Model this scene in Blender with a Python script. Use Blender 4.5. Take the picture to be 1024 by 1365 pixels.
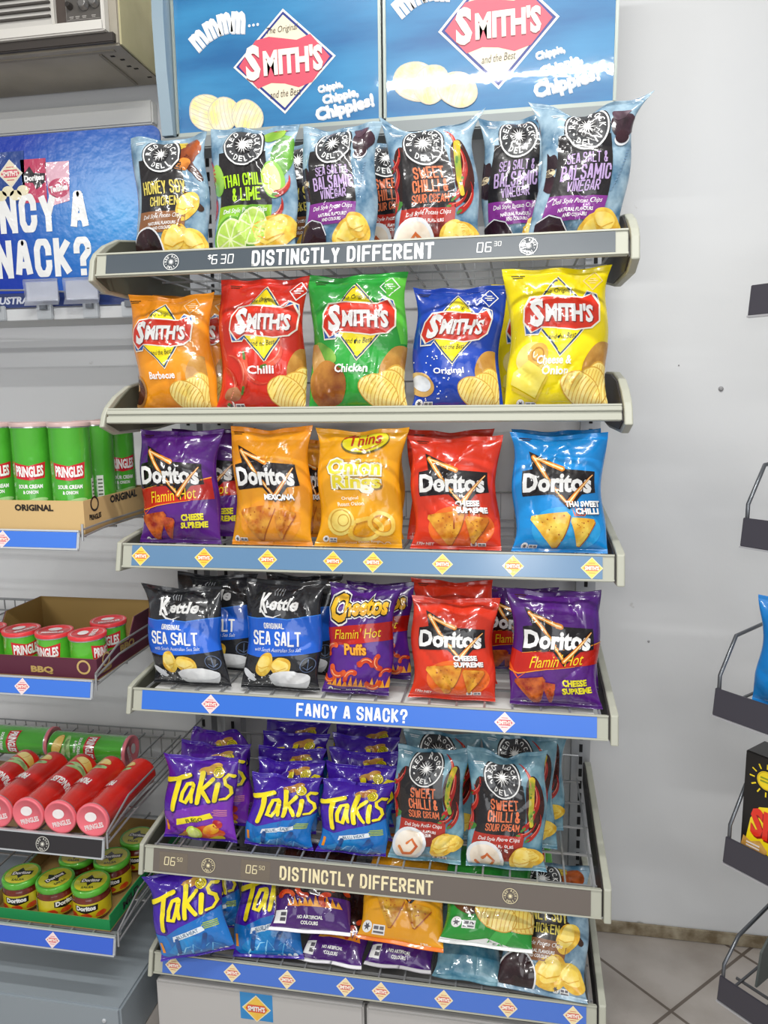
import bpy, bmesh, math, random
import numpy as np
from mathutils import Vector, Matrix
from mathutils.geometry import tessellate_polygon

for o in list(bpy.data.objects): bpy.data.objects.remove(o)
SC = bpy.context.scene
COL = SC.collection

# ------------------------------------------------------------------ camera, light, exposure
cam = bpy.data.objects.new('camera', bpy.data.cameras.new('camera'))
COL.objects.link(cam)
_R = [[0.98510208, -0.17131725, -0.01497631], [0.17156664, 0.97308852, 0.15382986], [-0.01178043, -0.15410755, 0.98798385]]
cam.matrix_world = Matrix(((_R[0][0], _R[0][2], -_R[0][1], 0.288), (_R[1][0], _R[1][2], -_R[1][1], -1.3193), (_R[2][0], _R[2][2], -_R[2][1], 1.41), (0, 0, 0, 1)))
cam.data.sensor_fit = 'VERTICAL'
cam.data.sensor_height = 36.0
cam.data.lens = 36.0 * 1000 / 1365
cam.data.clip_start = 0.02
SC.camera = cam

SC.view_settings.view_transform = 'Standard'
SC.view_settings.look = 'None'
SC.view_settings.gamma = 1
SC.view_settings.use_curve_mapping = False
SC.view_settings.exposure = 0.25

W = bpy.data.worlds.new('shop_air'); SC.world = W; W.use_nodes = True
W.node_tree.nodes['Background'].inputs[0].default_value = (0.93, 0.96, 1.0, 1)
W.node_tree.nodes['Background'].inputs[1].default_value = 0.26

def area(name, loc, rot, sx, sy, power, col=(1, 1, 1)):
    d = bpy.data.lights.new(name, 'AREA'); d.shape = 'RECTANGLE'; d.size = sx; d.size_y = sy; d.energy = power; d.color = col
    o = bpy.data.objects.new(name, d); COL.objects.link(o); o.location = loc; o.rotation_euler = rot
    return o
area('tube_light', (0.25, -0.75, 2.86), (0, 0, 0), 1.25, 0.06, 24, (1.0, 0.99, 0.96))
area('tube_light', (0.25, -1.9, 2.86), (math.radians(8), 0, 0), 1.25, 0.045, 24, (1.0, 0.99, 0.96))
area('tube_light', (-2.3, -3.0, 2.86), (0, 0, 0), 1.25, 0.2, 60, (1.0, 0.99, 0.96))
area('fill_light', (0.6, -3.6, 1.6), (math.radians(82), 0, 0), 2.4, 1.8, 24, (0.96, 0.98, 1.0))  # broad fill lamp added behind the camera to lift the lower shelves

_d = bpy.data.lights.new('phone_torch', 'POINT'); _d.energy = 6.5; _d.shadow_soft_size = 0.035; _d.color = (1.0, 0.98, 0.94)
_o = bpy.data.objects.new('phone_torch', _d); COL.objects.link(_o); _o.location = (0.30, -1.30, 1.46)

# ------------------------------------------------------------------ helpers: materials
def lin(c): return c / 12.92 if c <= 0.04045 else ((c + 0.055) / 1.055) ** 2.4
def rgb(h): return tuple(lin(int(h[i:i + 2], 16) / 255) for i in (1, 3, 5)) + (1,)
_M = {}
def M(key):
    """'f#hex' film print, 'n#a#b~scale' two tone film print, 'm#hex~rough~metal' plain, 'w#a#b~scale~rough' mottled matt."""
    if key in _M: return _M[key]
    m = bpy.data.materials.new('material'); _M[key] = m; m.use_nodes = True
    nt = m.node_tree; nd = nt.nodes; b = nd['Principled BSDF']; L = nt.links.new
    kind = key[0]; body = key[1:].split('~'); hx = ['#' + s for s in body[0].split('#')[1:]]
    tc = nd.new('ShaderNodeTexCoord')
    nz = nd.new('ShaderNodeTexNoise'); L(tc.outputs['Object'], nz.inputs['Vector'])
    gloss = kind in 'gh'; kind = {'g': 'f', 'h': 'n'}.get(kind, kind)
    if kind in 'fn':
        b.inputs['Roughness'].default_value = 0.27
        b.inputs['Specular IOR Level'].default_value = 0.35
        b.inputs['Coat Weight'].default_value = 0.9
        b.inputs['Coat Roughness'].default_value = 0.035 if gloss else 0.075
        nb = nd.new('ShaderNodeTexNoise'); nb.inputs['Scale'].default_value = 38; nb.inputs['Detail'].default_value = 2
        L(tc.outputs['Object'], nb.inputs['Vector'])
        bp = nd.new('ShaderNodeBump'); bp.inputs['Strength'].default_value = 0.004 if gloss else 0.36; bp.inputs['Distance'].default_value = 0.004
        L(nb.outputs['Fac'], bp.inputs['Height'])
        if not gloss:
            rd = nd.new('ShaderNodeTexNoise'); rd.noise_type = 'RIDGED_MULTIFRACTAL'; rd.inputs['Scale'].default_value = 11; rd.inputs['Detail'].default_value = 1.5; rd.inputs['Distortion'].default_value = .6
            L(tc.outputs['Object'], rd.inputs['Vector']); b2 = nd.new('ShaderNodeBump'); b2.inputs['Strength'].default_value = .45; b2.inputs['Distance'].default_value = .006
            L(rd.outputs['Fac'], b2.inputs['Height']); L(bp.outputs[0], b2.inputs['Normal']); bp = b2
        L(bp.outputs[0], b.inputs['Normal']); L(bp.outputs[0], b.inputs['Coat Normal'])
        if kind == 'f':
            b.inputs['Base Color'].default_value = rgb(hx[0])
    if kind in 'nw':
        nz.inputs['Scale'].default_value = float(body[1]); nz.inputs['Detail'].default_value = 5
        r = nd.new('ShaderNodeValToRGB'); L(nz.outputs['Fac'], r.inputs[0]); L(r.outputs[0], b.inputs['Base Color'])
        r.color_ramp.elements[0].position = 0.36; r.color_ramp.elements[1].position = 0.64
        r.color_ramp.elements[0].color = rgb(hx[0]); r.color_ramp.elements[1].color = rgb(hx[1])
    if kind == 'w': b.inputs['Roughness'].default_value = float(body[2]) if len(body) > 2 else 0.6
    if kind in 'mt':
        b.inputs['Base Color'].default_value = rgb(hx[0])
        ro = float(body[1]) if len(body) > 1 else 0.5
        mr = nd.new('ShaderNodeMapRange'); nz.inputs['Scale'].default_value = 9
        mr.inputs[3].default_value = ro * 0.85; mr.inputs[4].default_value = min(1, ro * 1.15)
        L(nz.outputs['Fac'], mr.inputs[0]); L(mr.outputs[0], b.inputs['Roughness'])
        b.inputs['Metallic'].default_value = float(body[2]) if len(body) > 2 else 0
    if kind == 't':
        b.inputs['Transmission Weight'].default_value = 0.85; b.inputs['IOR'].default_value = 1.25; b.inputs['Alpha'].default_value = 0.55
    return m

# ------------------------------------------------------------------ helpers: objects
def tag(o, label=None, cat=None, group=None, kind=None):
    if label: o['label'] = label
    if cat: o['category'] = cat
    if group: o['group'] = group
    if kind: o['kind'] = kind
    return o
def empty(name, loc=(0, 0, 0), rot=(0, 0, 0), label=None, cat=None, group=None):
    o = bpy.data.objects.new(name, None); COL.objects.link(o); o.empty_display_size = 0.05
    o.rotation_mode = 'YXZ'; o.location = loc; o.rotation_euler = rot
    return tag(o, label, cat, group)
def link_mesh(name, me, parent=None):
    o = bpy.data.objects.new(name, me); COL.objects.link(o)
    if parent: o.parent = parent
    return o
def copy_tree(o, parent=None):
    c = o.copy(); COL.objects.link(c)
    if parent: c.parent = parent
    for ch in list(o.children): copy_tree(ch, c)
    return c

class MB:
    """collects shapes with material keys, then links them as ONE mesh object"""
    def __init__(s): s.v = []; s.f = []; s.mk = []; s.sm = []
    def add(s, vs, fs, mk, smooth=False):
        b = len(s.v); s.v += [tuple(p) for p in vs]
        for f in fs: s.f.append([b + i for i in f]); s.mk.append(mk); s.sm.append(smooth)
    def box(s, lo, hi, mk, rot=None, piv=None, bev=0.0):
        bm = bmesh.new(); bmesh.ops.create_cube(bm, size=1)
        sz = [hi[i] - lo[i] for i in range(3)]; c = [(hi[i] + lo[i]) / 2 for i in range(3)]
        for v in bm.verts: v.co = Vector([v.co[i] * sz[i] + c[i] for i in range(3)])
        if bev: bmesh.ops.bevel(bm, geom=bm.edges[:], offset=bev, segments=2, affect='EDGES')
        if rot:
            pv = Vector(piv or c)
            for v in bm.verts: v.co = rot @ (v.co - pv) + pv
        bm.verts.index_update()
        s.add([v.co for v in bm.verts], [[v.index for v in f.verts] for f in bm.faces], mk); bm.free()
    def tube(s, pts, r, mk, n=6, cap=True):
        P = [Vector(p) for p in pts]; vs = []; fs = []
        for i, p in enumerate(P):
            t = (P[min(i + 1, len(P) - 1)] - P[max(i - 1, 0)]).normalized()
            a = t.orthogonal().normalized() if i == 0 else (a - t * a.dot(t)).normalized()
            b = t.cross(a)
            for k in range(n):
                th = 2 * math.pi * k / n; vs.append(p + (a * math.cos(th) + b * math.sin(th)) * r)
        for i in range(len(P) - 1):
            for k in range(n): fs.append([i * n + k, i * n + (k + 1) % n, (i + 1) * n + (k + 1) % n, (i + 1) * n + k])
        if cap: fs += [list(range(n))[::-1], [(len(P) - 1) * n + k for k in range(n)]]
        s.add(vs, fs, mk, n > 5)
    def lathe(s, prof, mk, n=36, c=(0, 0, 0)):
        vs = []; fs = []
        for r, z in prof:
            for k in range(n):
                th = 2 * math.pi * k / n; vs.append((c[0] + r * math.cos(th), c[1] + r * math.sin(th), c[2] + z))
        for i in range(len(prof) - 1):
            for k in range(n): fs.append([i * n + k, i * n + (k + 1) % n, (i + 1) * n + (k + 1) % n, (i + 1) * n + k])
        s.add(vs, fs, mk, True)
        s.add(vs[:n], [list(range(n))[::-1]], mk); s.add(vs[-n:], [list(range(n))], mk)
    def prism(s, poly, axis, a, b, mk):
        """poly in the two other axes (in order), extruded from a to b along axis"""
        def P(p, t): return {0: (t, p[0], p[1]), 1: (p[0], t, p[1]), 2: (p[0], p[1], t)}[axis]
        n = len(poly); vs = [P(p, a) for p in poly] + [P(p, b) for p in poly]
        tri = tessellate_polygon([[Vector((p[0], p[1], 0)) for p in poly]])
        fs = [list(t) for t in tri] + [[i + n for i in t][::-1] for t in tri] + [[i, (i + 1) % n, n + (i + 1) % n, n + i] for i in range(n)]
        s.add(vs, fs, mk)
    def build(s, name, parent=None):
        me = bpy.data.meshes.new(name); me.from_pydata(s.v, [], s.f)
        ks = []; idx = []
        for k in s.mk:
            if k not in ks: ks.append(k)
            idx.append(ks.index(k))
        for k in ks: me.materials.append(M(k))
        me.polygons.foreach_set('material_index', idx); me.polygons.foreach_set('use_smooth', s.sm)
        me.update()
        bm = bmesh.new(); bm.from_mesh(me); bmesh.ops.recalc_face_normals(bm, faces=bm.faces[:]); bm.to_mesh(me); bm.free()
        return link_mesh(name, me, parent)

# ------------------------------------------------------------------ helpers: printed artwork (vector shapes laid on a surface)
_T = {}
def text_arr(s, bold=0.0, shear=0.0, res=2):
    k = (s, bold, shear)
    if k not in _T:
        cu = bpy.data.curves.new('lettering', 'FONT'); cu.body = s; cu.size = 1; cu.offset = bold; cu.shear = shear; cu.resolution_u = res; cu.fill_mode = 'FRONT'
        ob = bpy.data.objects.new('lettering', cu); me = bpy.data.meshes.new_from_object(ob)
        v = np.array([p.co[:2] for p in me.vertices]); f = [list(p.vertices) for p in me.polygons]
        bpy.data.objects.remove(ob); bpy.data.curves.remove(cu); bpy.data.meshes.remove(me)
        _T[k] = (v, f)
    return _T[k]
_O = [(0, .22), (0, .78), (.22, 1), (.78, 1), (1, .78), (1, .22), (.78, 0), (.22, 0), (0, .22)]
GLYPH = {'A': [[(0, 0), (.38, 1), (.62, 1), (1, 0)], [(.2, .3), (.8, .3)]], 'B': [[(0, 0), (0, 1), (.7, 1), (.95, .85), (.95, .65), (.7, .53), (0, .53)], [(.7, .53), (1, .4), (1, .15), (.75, 0), (0, 0)]],
 'C': [[(1, .68), (1, .8), (.78, 1), (.22, 1), (0, .78), (0, .22), (.22, 0), (.78, 0), (1, .2), (1, .32)]], 'D': [[(0, 0), (0, 1), (.7, 1), (1, .78), (1, .22), (.7, 0), (0, 0)]],
 'E': [[(1, 1), (0, 1), (0, 0), (1, 0)], [(0, .52), (.8, .52)]], 'F': [[(1, 1), (0, 1), (0, 0)], [(0, .52), (.8, .52)]], 'G': [[(1, .75), (1, .8), (.78, 1), (.22, 1), (0, .78), (0, .22), (.22, 0), (.78, 0), (1, .2), (1, .48), (.6, .48)]],
 'H': [[(0, 0), (0, 1)], [(1, 0), (1, 1)], [(0, .5), (1, .5)]], 'I': [[(.5, 0), (.5, 1)]], 'K': [[(0, 0), (0, 1)], [(1, 1), (.12, .48)], [(.2, .55), (1, 0)]], 'L': [[(0, 1), (0, 0), (1, 0)]],
 'M': [[(0, 0), (0, 1)], [(0, 1), (.5, .3), (1, 1)], [(1, 1), (1, 0)]], 'N': [[(0, 0), (0, 1)], [(0, 1), (1, 0)], [(1, 0), (1, 1)]], 'O': [_O], 'R': [[(0, 0), (0, 1), (.7, 1), (1, .85), (1, .62), (.7, .48), (0, .48)], [(.5, .48), (1, 0)]],
 'S': [[(1, .79), (1, .82), (.78, 1), (.22, 1), (0, .82), (0, .68), (.22, .54), (.78, .46), (1, .32), (1, .18), (.78, 0), (.22, 0), (0, .18), (0, .21)]], 'T': [[(0, 1), (1, 1)], [(.5, 1), (.5, 0)]], 'U': [[(0, 1), (0, .22), (.22, 0), (.78, 0), (1, .22), (1, 1)]],
 'V': [[(0, 1), (.42, 0), (.58, 0), (1, 1)]], 'W': [[(0, 1), (.22, 0), (.3, 0), (.5, .7), (.7, 0), (.78, 0), (1, 1)]], 'Y': [[(0, 1), (.5, .42), (1, 1)], [(.5, .42), (.5, 0)]],
 '&': [[(1, 0), (.1, .78), (.25, 1), (.6, 1), (.7, .8), (.05, .35), (.05, .15), (.25, 0), (.6, 0), (1, .4)]], '?': [[(0, .7), (0, .82), (.22, 1), (.78, 1), (1, .82), (1, .65), (.5, .42), (.5, .3)], [(.5, 0)]], '!': [[(.5, .3), (.5, 1)], [(.5, 0)]]}
class Art:
    def __init__(s, ht=100.0): s.ht = ht; s.it = []; s.cache = {}; s.margin = 9.0 if ht > 101 else 1.5
    def clusters(s):
        """items of one part that lie apart from each other become parts of their own"""
        out = []
        for part in dict.fromkeys(i[0] for i in s.it):
            its = [i for i in s.it if i[0] == part]
            if part == 'pouch': out += [(part, i) for i in its]; continue
            bb = [(i[3].min(0) - s.margin / 2, i[3].max(0) + s.margin / 2) for i in its]; g = list(range(len(its)))
            ch = True
            while ch:
                ch = False
                for a in range(len(its)):
                    for b in range(a):
                        if g[a] != g[b] and (bb[a][0] < bb[b][1]).all() and (bb[b][0] < bb[a][1]).all():
                            lo, hi = min(g[a], g[b]), max(g[a], g[b]); g = [lo if q == hi else q for q in g]; ch = True
            out += [(f'{part}@{g[k]}', i) for k, i in enumerate(its)]
        return out
    def raw(s, part, l, m, v, f): s.it.append((part, l, m, np.asarray(v, float), f))
    def poly(s, part, l, m, pts, holes=()):
        loops = [[Vector((p[0], p[1], 0)) for p in pts]] + [[Vector((p[0], p[1], 0)) for p in h] for h in holes]
        flat = [p[:2] for lp in loops for p in lp]
        s.raw(part, l, m, flat, [list(t) for t in tessellate_polygon(loops)])
    def rect(s, part, l, m, x0, y0, x1, y1): s.poly(part, l, m, [(x0, y0), (x1, y0), (x1, y1), (x0, y1)])
    @staticmethod
    def epts(cx, cy, rx, ry, rot=0, n=28, a0=0, a1=360, wob=0, seed=1):
        rn = random.Random(seed); out = []; ph = [rn.uniform(0, 6.3) for _ in range(4)]
        c, q = math.cos(math.radians(rot)), math.sin(math.radians(rot))
        cnt = n if a1 - a0 >= 360 else n + 1
        for i in range(cnt):
            t = math.radians(a0 + (a1 - a0) * i / n); k = 1 + wob * (math.sin(2 * t + ph[0]) + .6 * math.sin(3 * t + ph[1]) + .4 * math.sin(5 * t + ph[2]))
            x, y = rx * k * math.cos(t), ry * k * math.sin(t); out.append((cx + x * c - y * q, cy + x * q + y * c))
        return out
    def ell(s, part, l, m, cx, cy, rx, ry=None, rot=0, wob=0, seed=1, n=28): s.poly(part, l, m, s.epts(cx, cy, rx, ry or rx, rot, n, 0, 360, wob, seed))
    def ring(s, part, l, m, cx, cy, r0, r1, n=36): s.poly(part, l, m, s.epts(cx, cy, r1, r1, 0, n), [s.epts(cx, cy, r0, r0, 0, n)])
    def stroke(s, part, l, m, pts, w, w2=None):
        n = len(pts); L = []; R = []
        for i, p in enumerate(pts):
            a = pts[max(i - 1, 0)]; b = pts[min(i + 1, n - 1)]; dx, dy = b[0] - a[0], b[1] - a[1]; d = math.hypot(dx, dy) or 1
            ww = (w + ((w if w2 is None else w2) - w) * i / max(n - 1, 1)) / 2
            L.append((p[0] - dy / d * ww, p[1] + dx / d * ww)); R.append((p[0] + dy / d * ww, p[1] - dx / d * ww))
        v = L + R; f = [[i, i + 1, n + i + 1, n + i] for i in range(n - 1)]
        s.raw(part, l, m, v, f)
        for p, ww in ((pts[0], w), (pts[-1], w if w2 is None else w2)):
            if ww > 0.4: s.poly(part, l + .2, m, s.epts(p[0], p[1], ww / 2, ww / 2, 0, 10))
    def text(s, part, l, m, t, cx, cy, w, h, rot=0, bold=.02, shear=0, arch=0, grow=0):
        v, f = text_arr(t, bold, shear); v = v.copy(); v0, _ = text_arr(t, 0.02 if grow else bold, shear)
        lo, hi = v0.min(0), v0.max(0); v = (v - (lo + hi) / 2) / (hi - lo)
        if arch: v[:, 1] += arch * (1 - 4 * v[:, 0] ** 2)
        v *= (w, h); c, q = math.cos(math.radians(rot)), math.sin(math.radians(rot))
        s.raw(part, l, m, np.stack([cx + v[:, 0] * c - v[:, 1] * q, cy + v[:, 0] * q + v[:, 1] * c], 1), f)
    def arc(s, part, l, m, t, cx, cy, r, cw, ch, a0, a1, inside=False, bold=.03):
        for i, chh in enumerate(t):
            if chh == ' ': continue
            a = a0 + (a1 - a0) * i / max(len(t) - 1, 1); x, y = cx + r * math.cos(math.radians(a)), cy + r * math.sin(math.radians(a))
            s.text(part, l, m, chh, x, y, cw if chh not in 'Il' else cw * .3, ch, a + 90 if inside else a - 90, bold)
    def block(s, part, l, m, t, cx, cy, w, h, rot=0, sw=.2, slant=0, gap=.13):
        """heavy condensed capitals drawn from straight bars and rounded corners; sw = bar width / letter width"""
        W_ = [(.36 if c in 'I!' else .3 if c == "'" else .45 if c == ' ' else 1.28 if c in 'MW' else 1.0) for c in t]
        unit = w / (sum(W_) + gap * (len(t) - 1)); b = unit * sw * 1.0; x = -w / 2; kk = 0; c_, q_ = math.cos(math.radians(rot)), math.sin(math.radians(rot))
        def out(P): return [(cx + (px + slant * py) * c_ - py * q_, cy + (px + slant * py) * q_ + py * c_) for px, py in P]
        for c, k in zip(t, W_):
            cw = unit * k
            for line in GLYPH.get(c, ()):
                P = [(x + b / 2 + (cw - b) * px, -h / 2 + b / 2 + (h - b) * py) for px, py in line]
                kk = (kk + 1) % 5
                if len(P) == 1: s.poly(part, l + kk * .16, m, out([(P[0][0] - b / 2, P[0][1] - b / 2), (P[0][0] + b / 2, P[0][1] - b / 2), (P[0][0] + b / 2, P[0][1] + b / 2), (P[0][0] - b / 2, P[0][1] + b / 2)])); continue
                for i in range(len(P) - 1):
                    (ax, ay), (bx, by) = P[i], P[i + 1]; dx, dy = bx - ax, by - ay; d = math.hypot(dx, dy) or 1; dx /= d; dy /= d
                    e0 = b / 2 if i == 0 and (abs(dx) < .05 or abs(dy) < .05) else 0; e1 = b / 2 if i == len(P) - 2 and (abs(dx) < .05 or abs(dy) < .05) else 0
                    hb = b / 2 * (1 if abs(dx) < .05 or abs(dy) < .05 else 1.05); nx, ny = -dy * hb, dx * hb; ax -= dx * e0; ay -= dy * e0; bx += dx * e1; by += dy * e1
                    kk = (kk + 1) % 5
                    s.poly(part, l + kk * .16, m, out([(ax + nx, ay + ny), (ax - nx, ay - ny), (bx - nx, by - ny), (bx + nx, by + ny)]))
                    if i: s.poly(part, l + .85, m, out(s.epts(P[i][0], P[i][1], b / 2, b / 2, 0, 10)))
            x += cw + unit * gap
    def star(s, part, l, m, cx, cy, r0, r1, n=14, ph=0):
        s.poly(part, l, m, [(cx + (r1 if i % 2 == 0 else r0) * math.cos(math.pi * i / n + ph), cy + (r1 if i % 2 == 0 else r0) * math.sin(math.pi * i / n + ph)) for i in range(2 * n)])
    def compiled(s, xs=(), ys=(), clip=None):
        """per part: (N,3) x,y,layer verts, faces, material keys; cut along the surface's own grid lines"""
        key = (len(xs), len(ys))
        if key in s.cache: return s.cache[key]
        out = {}
        its = s.clusters()
        for part in dict.fromkeys(i[0] for i in its):
            bm = bmesh.new(); mk = []
            for p, (_, l, m, v, f) in its:
                if p != part: continue
                if m not in mk: mk.append(m)
                bv = [bm.verts.new((a[0], a[1], l)) for a in v]
                for q in f:
                    if len(set(q)) < 3: continue
                    try: nf = bm.faces.new([bv[i] for i in q]); nf.material_index = mk.index(m)
                    except ValueError: pass
            if clip:
                for co, no in (((clip[0], 0, 0), (-1, 0, 0)), ((clip[1], 0, 0), (1, 0, 0)), ((0, clip[2], 0), (0, -1, 0)), ((0, clip[3], 0), (0, 1, 0))):
                    bmesh.ops.bisect_plane(bm, geom=bm.verts[:] + bm.edges[:] + bm.faces[:], plane_co=co, plane_no=no, clear_outer=True)
            for ax, cuts in ((0, xs), (1, ys)):
                if not bm.verts: break
                lo = min(v.co[ax] for v in bm.verts); hi = max(v.co[ax] for v in bm.verts)
                for c in cuts:
                    if not lo < c < hi: continue
                    fs = [f for f in bm.faces if min(v.co[ax] for v in f.verts) < c - 1e-5 and max(v.co[ax] for v in f.verts) > c + 1e-5]
                    if not fs: continue
                    es = list({e for f in fs for e in f.edges}); vs = list({v for f in fs for v in f.verts})
                    co = [0, 0, 0]; no = [0, 0, 0]; co[ax] = c; no[ax] = 1
                    bmesh.ops.bisect_plane(bm, geom=vs + es + fs, plane_co=co, plane_no=no)
            bmesh.ops.delete(bm, geom=[v for v in bm.verts if not v.link_faces], context='VERTS')
            bm.verts.index_update(); bm.normal_update()
            for fc in bm.faces:
                if fc.normal.z < 0: fc.normal_flip()
            if bm.faces:
                out[part] = (np.array([v.co[:] for v in bm.verts]), [[v.index for v in f.verts] for f in bm.faces], [mk[f.material_index] for f in bm.faces])
            bm.free()
        s.cache[key] = out
        return out
def art_mesh(name, P, F, K, parent, normals=None, smooth=True):
    me = bpy.data.meshes.new(name); me.from_pydata(P.tolist(), [], F)
    ks = list(dict.fromkeys(K)); idx = [ks.index(k) for k in K]
    for k in ks: me.materials.append(M(k))
    me.polygons.foreach_set('material_index', idx); me.polygons.foreach_set('use_smooth', [smooth] * len(F)); me.update()
    if normals is not None: me.normals_split_custom_set_from_vertices(normals.tolist())
    return link_mesh(name, me, parent)
def print_on(art, fn, parent, xs=(), ys=(), names=None, clip=None):
    """lay an artwork on a surface: fn(x, y, layer) -> world points"""
    out = {}
    for part, (v, f, k) in art.compiled(xs, ys, clip).items():
        P = fn(v[:, 0], v[:, 1], v[:, 2]); part = part.split('@')[0]; out[part] = art_mesh(part, P, f, k, parent, smooth=False)
    return out
def flat(o, ux, uy, sc=1.0, eps=0.0004):
    o, ux, uy = map(np.array, (o, ux, uy)); ux = ux / np.linalg.norm(ux); uy = uy / np.linalg.norm(uy); n = np.cross(ux, uy)
    return lambda x, y, l: o + np.outer(x * sc, ux) + np.outer(y * sc, uy) + np.outer(l * eps, n)
# ------------------------------------------------------------------ printed artwork
WH = 'f#f4f4f2'; BK = 'f#17161a'
def rock_badge(D, cx, cy, r, part='brand_logo', l=3, disc='f#3c3d40', fg=WH, inner=BK, ring=True):
    D.ell(part, l, inner if ring else disc, cx, cy, r * 1.06, r * 1.06, n=36)
    D.ring(part, l + 1, fg, cx, cy, r * .93, r, 40)
    D.ell(part, l + 1, disc, cx, cy, r * .93, r * .93, n=36)
    D.ell(part, l + 2, inner, cx, cy, r * .46, r * .46, n=28)
    D.star(part, l + 3, fg, cx, cy, r * .13, r * .44, 14)
    D.arc(part, l + 2, fg, 'RED ROCK', cx, cy, r * .69, r * .19, r * .28, 176, 4, bold=.02)
    D.arc(part, l + 2, fg, 'DELI', cx, cy, r * .69, r * .19, r * .28, 237, 303, True, bold=.02)
    for a in (203, 337): D.ell(part, l + 2, fg, cx + r * .7 * math.cos(math.radians(a)), cy + r * .7 * math.sin(math.radians(a)), r * .05, r * .05, n=8)
def diamond(D, part, l, m, cx, cy, rx, ry): D.poly(part, l, m, [(cx - rx, cy), (cx, cy - ry), (cx + rx, cy), (cx, cy + ry)])
def mini_diamond(D, cx, cy, r, top='f#f1c34a', part='logo_sticker', edge='f#e9d9b0', red='f#d8694c', l=1):
    diamond(D, part, l, edge, cx, cy, r, r); diamond(D, part, l + 1, top, cx, cy, r * .9, r * .9)
    D.poly(part, l + 2, red, [(cx - r * .76, cy), (cx - r * .5, cy + r * .27), (cx + r * .55, cy + r * .27), (cx + r * .76, cy), (cx + r * .5, cy - r * .27), (cx - r * .5, cy - r * .27)])
    D.text(part, l + 3, 'f#fbf3e6', "SMITH'S", cx, cy, r * 1.25, r * .36, 0, .04)
    D.rect(part, l + 3, red, cx - r * .3, cy + r * .42, cx + r * .3, cy + r * .47); D.rect(part, l + 3, red, cx - r * .3, cy - r * .47, cx + r * .3, cy - r * .42)
def chip(D, x, y, r, seed, part='food_picture', l=3, rot=20, a='#f0cf57', b='#d9a42f'):
    D.ell(part, l, f'n{b}{a}~60', x, y, r, r * .78, rot, .06, seed)
    D.ell(part, l + 1, f'n{a}#f7e28a~45', x - r * .08, y + r * .1, r * .74, r * .5, rot + 10, .08, seed + 1)
    D.stroke(part, l + 2, f'f{b}', [(x - r * .7, y - r * .15), (x - r * .2, y - r * .3), (x + r * .5, y - r * .05)], r * .05)
def ripple(D, x, y, rx, ry, rot, part='food_picture', l=3, a='#f3d76a', b='#d6a440', n=10):
    D.ell(part, l, 'f' + b, x, y, rx * 1.03, ry * 1.04, rot, .03, int(x * 7 + y) % 99)
    D.ell(part, l + 1, 'n' + a + '#f9e694~40', x, y, rx * .98, ry * .97, rot, .03, int(x * 7 + y) % 99)
    c, q = math.cos(math.radians(rot)), math.sin(math.radians(rot))
    for i in range(n):
        u = -.86 + 1.72 * i / (n - 1); hh = math.sqrt(max(0, 1 - u * u)) * .9; pts = []
        for j in range(6):
            v = -hh + 2 * hh * j / 5; X = (u + .1 * v * v) * rx; Y = v * ry; pts.append((x + X * c - Y * q, y + X * q + Y * c))
        D.stroke(part, l + 2, 'f' + b, pts, rx * .035)
def tortilla(D, pts, key, l=3, part='food_picture', edge='f#a8541d'):
    cx = sum(p[0] for p in pts) / 3; cy = sum(p[1] for p in pts) / 3; P = []
    for i in range(3):
        a, b = pts[i], pts[(i + 1) % 3]
        for t in (.1, .3, .5, .7, .9):
            k = 1 + .07 * math.sin(t * 3.14); P.append((cx + ((a[0] + (b[0] - a[0]) * t) - cx) * k, cy + ((a[1] + (b[1] - a[1]) * t) - cy) * k))
    D.poly(part, l, edge, [(x + .8, y - 1) for x, y in P]); D.poly(part, l + 1, key, P)
    rn = random.Random(int(cx * 10)); 
    for _ in range(9):
        w = [rn.random() for _ in range(3)]; sm = sum(w); D.ell(part, l + 2, edge, sum(w[i] * pts[i][0] for i in range(3)) / sm, sum(w[i] * pts[i][1] for i in range(3)) / sm, rn.uniform(.4, 1), None, 0, .1, 3, 8)
def chilli(D, x, y, ln, ang, m='n#8e1512#c72a1e~30', l=2, w=6, bendk=.35, part='food_picture'):
    P = []
    for i in range(9):
        t = i / 8; a = math.radians(ang) + bendk * (t - .5) * 2; P.append((x + ln * (t - .5) * math.cos(a), y + ln * (t - .5) * math.sin(a)))
    D.stroke(part, l, m, P, w, .6)
    D.stroke(part, l + 1, 'f#4f7a2c', [P[0], (P[0][0] * 2 - P[1][0], P[0][1] * 2 - P[1][1])], w * .4)
    D.stroke(part, l + 1, 'f#e98a74', [(p[0] - w * .15, p[1] + w * .18) for p in P[1:6]], w * .12)
def star_badge(D, x, y, r, m=WH):
    D.poly('brand_logo', 1, m, [(x - r, y), (x, y - r), (x + r, y), (x, y + r)], [[(x - r * .86, y), (x, y - r * .86), (x + r * .86, y), (x, y + r * .86)]])
    for k in (-.22, 0, .22): D.rect('brand_logo', 1, m, x - r * (.5 - abs(k)), y + r * k - r * .05, x + r * (.5 - abs(k)), y + r * k + r * .05)
def info_panel(D, x, y, s=1.0):
    D.ell('nutrition_panel', 2, WH, x - 5 * s, y + 1 * s, 4.6 * s); D.rect('nutrition_panel', 2, WH, x + .5 * s, y - 4 * s, x + 12 * s, y + 3 * s)
    D.rect('nutrition_panel', 3, 'f#6d6a72', x + 1.5 * s, y - .5 * s, x + 6 * s, y + 2 * s); D.rect('nutrition_panel', 3, 'f#6d6a72', x + 7 * s, y - .5 * s, x + 11 * s, y + 2 * s)
    D.rect('nutrition_panel', 3, 'f#6d6a72', x + 1.5 * s, y - 3 * s, x + 11 * s, y - 1.6 * s); D.star('nutrition_panel', 3, 'f#55525a', x - 5 * s, y + 1 * s, 1.5 * s, 3.4 * s, 6)
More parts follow.
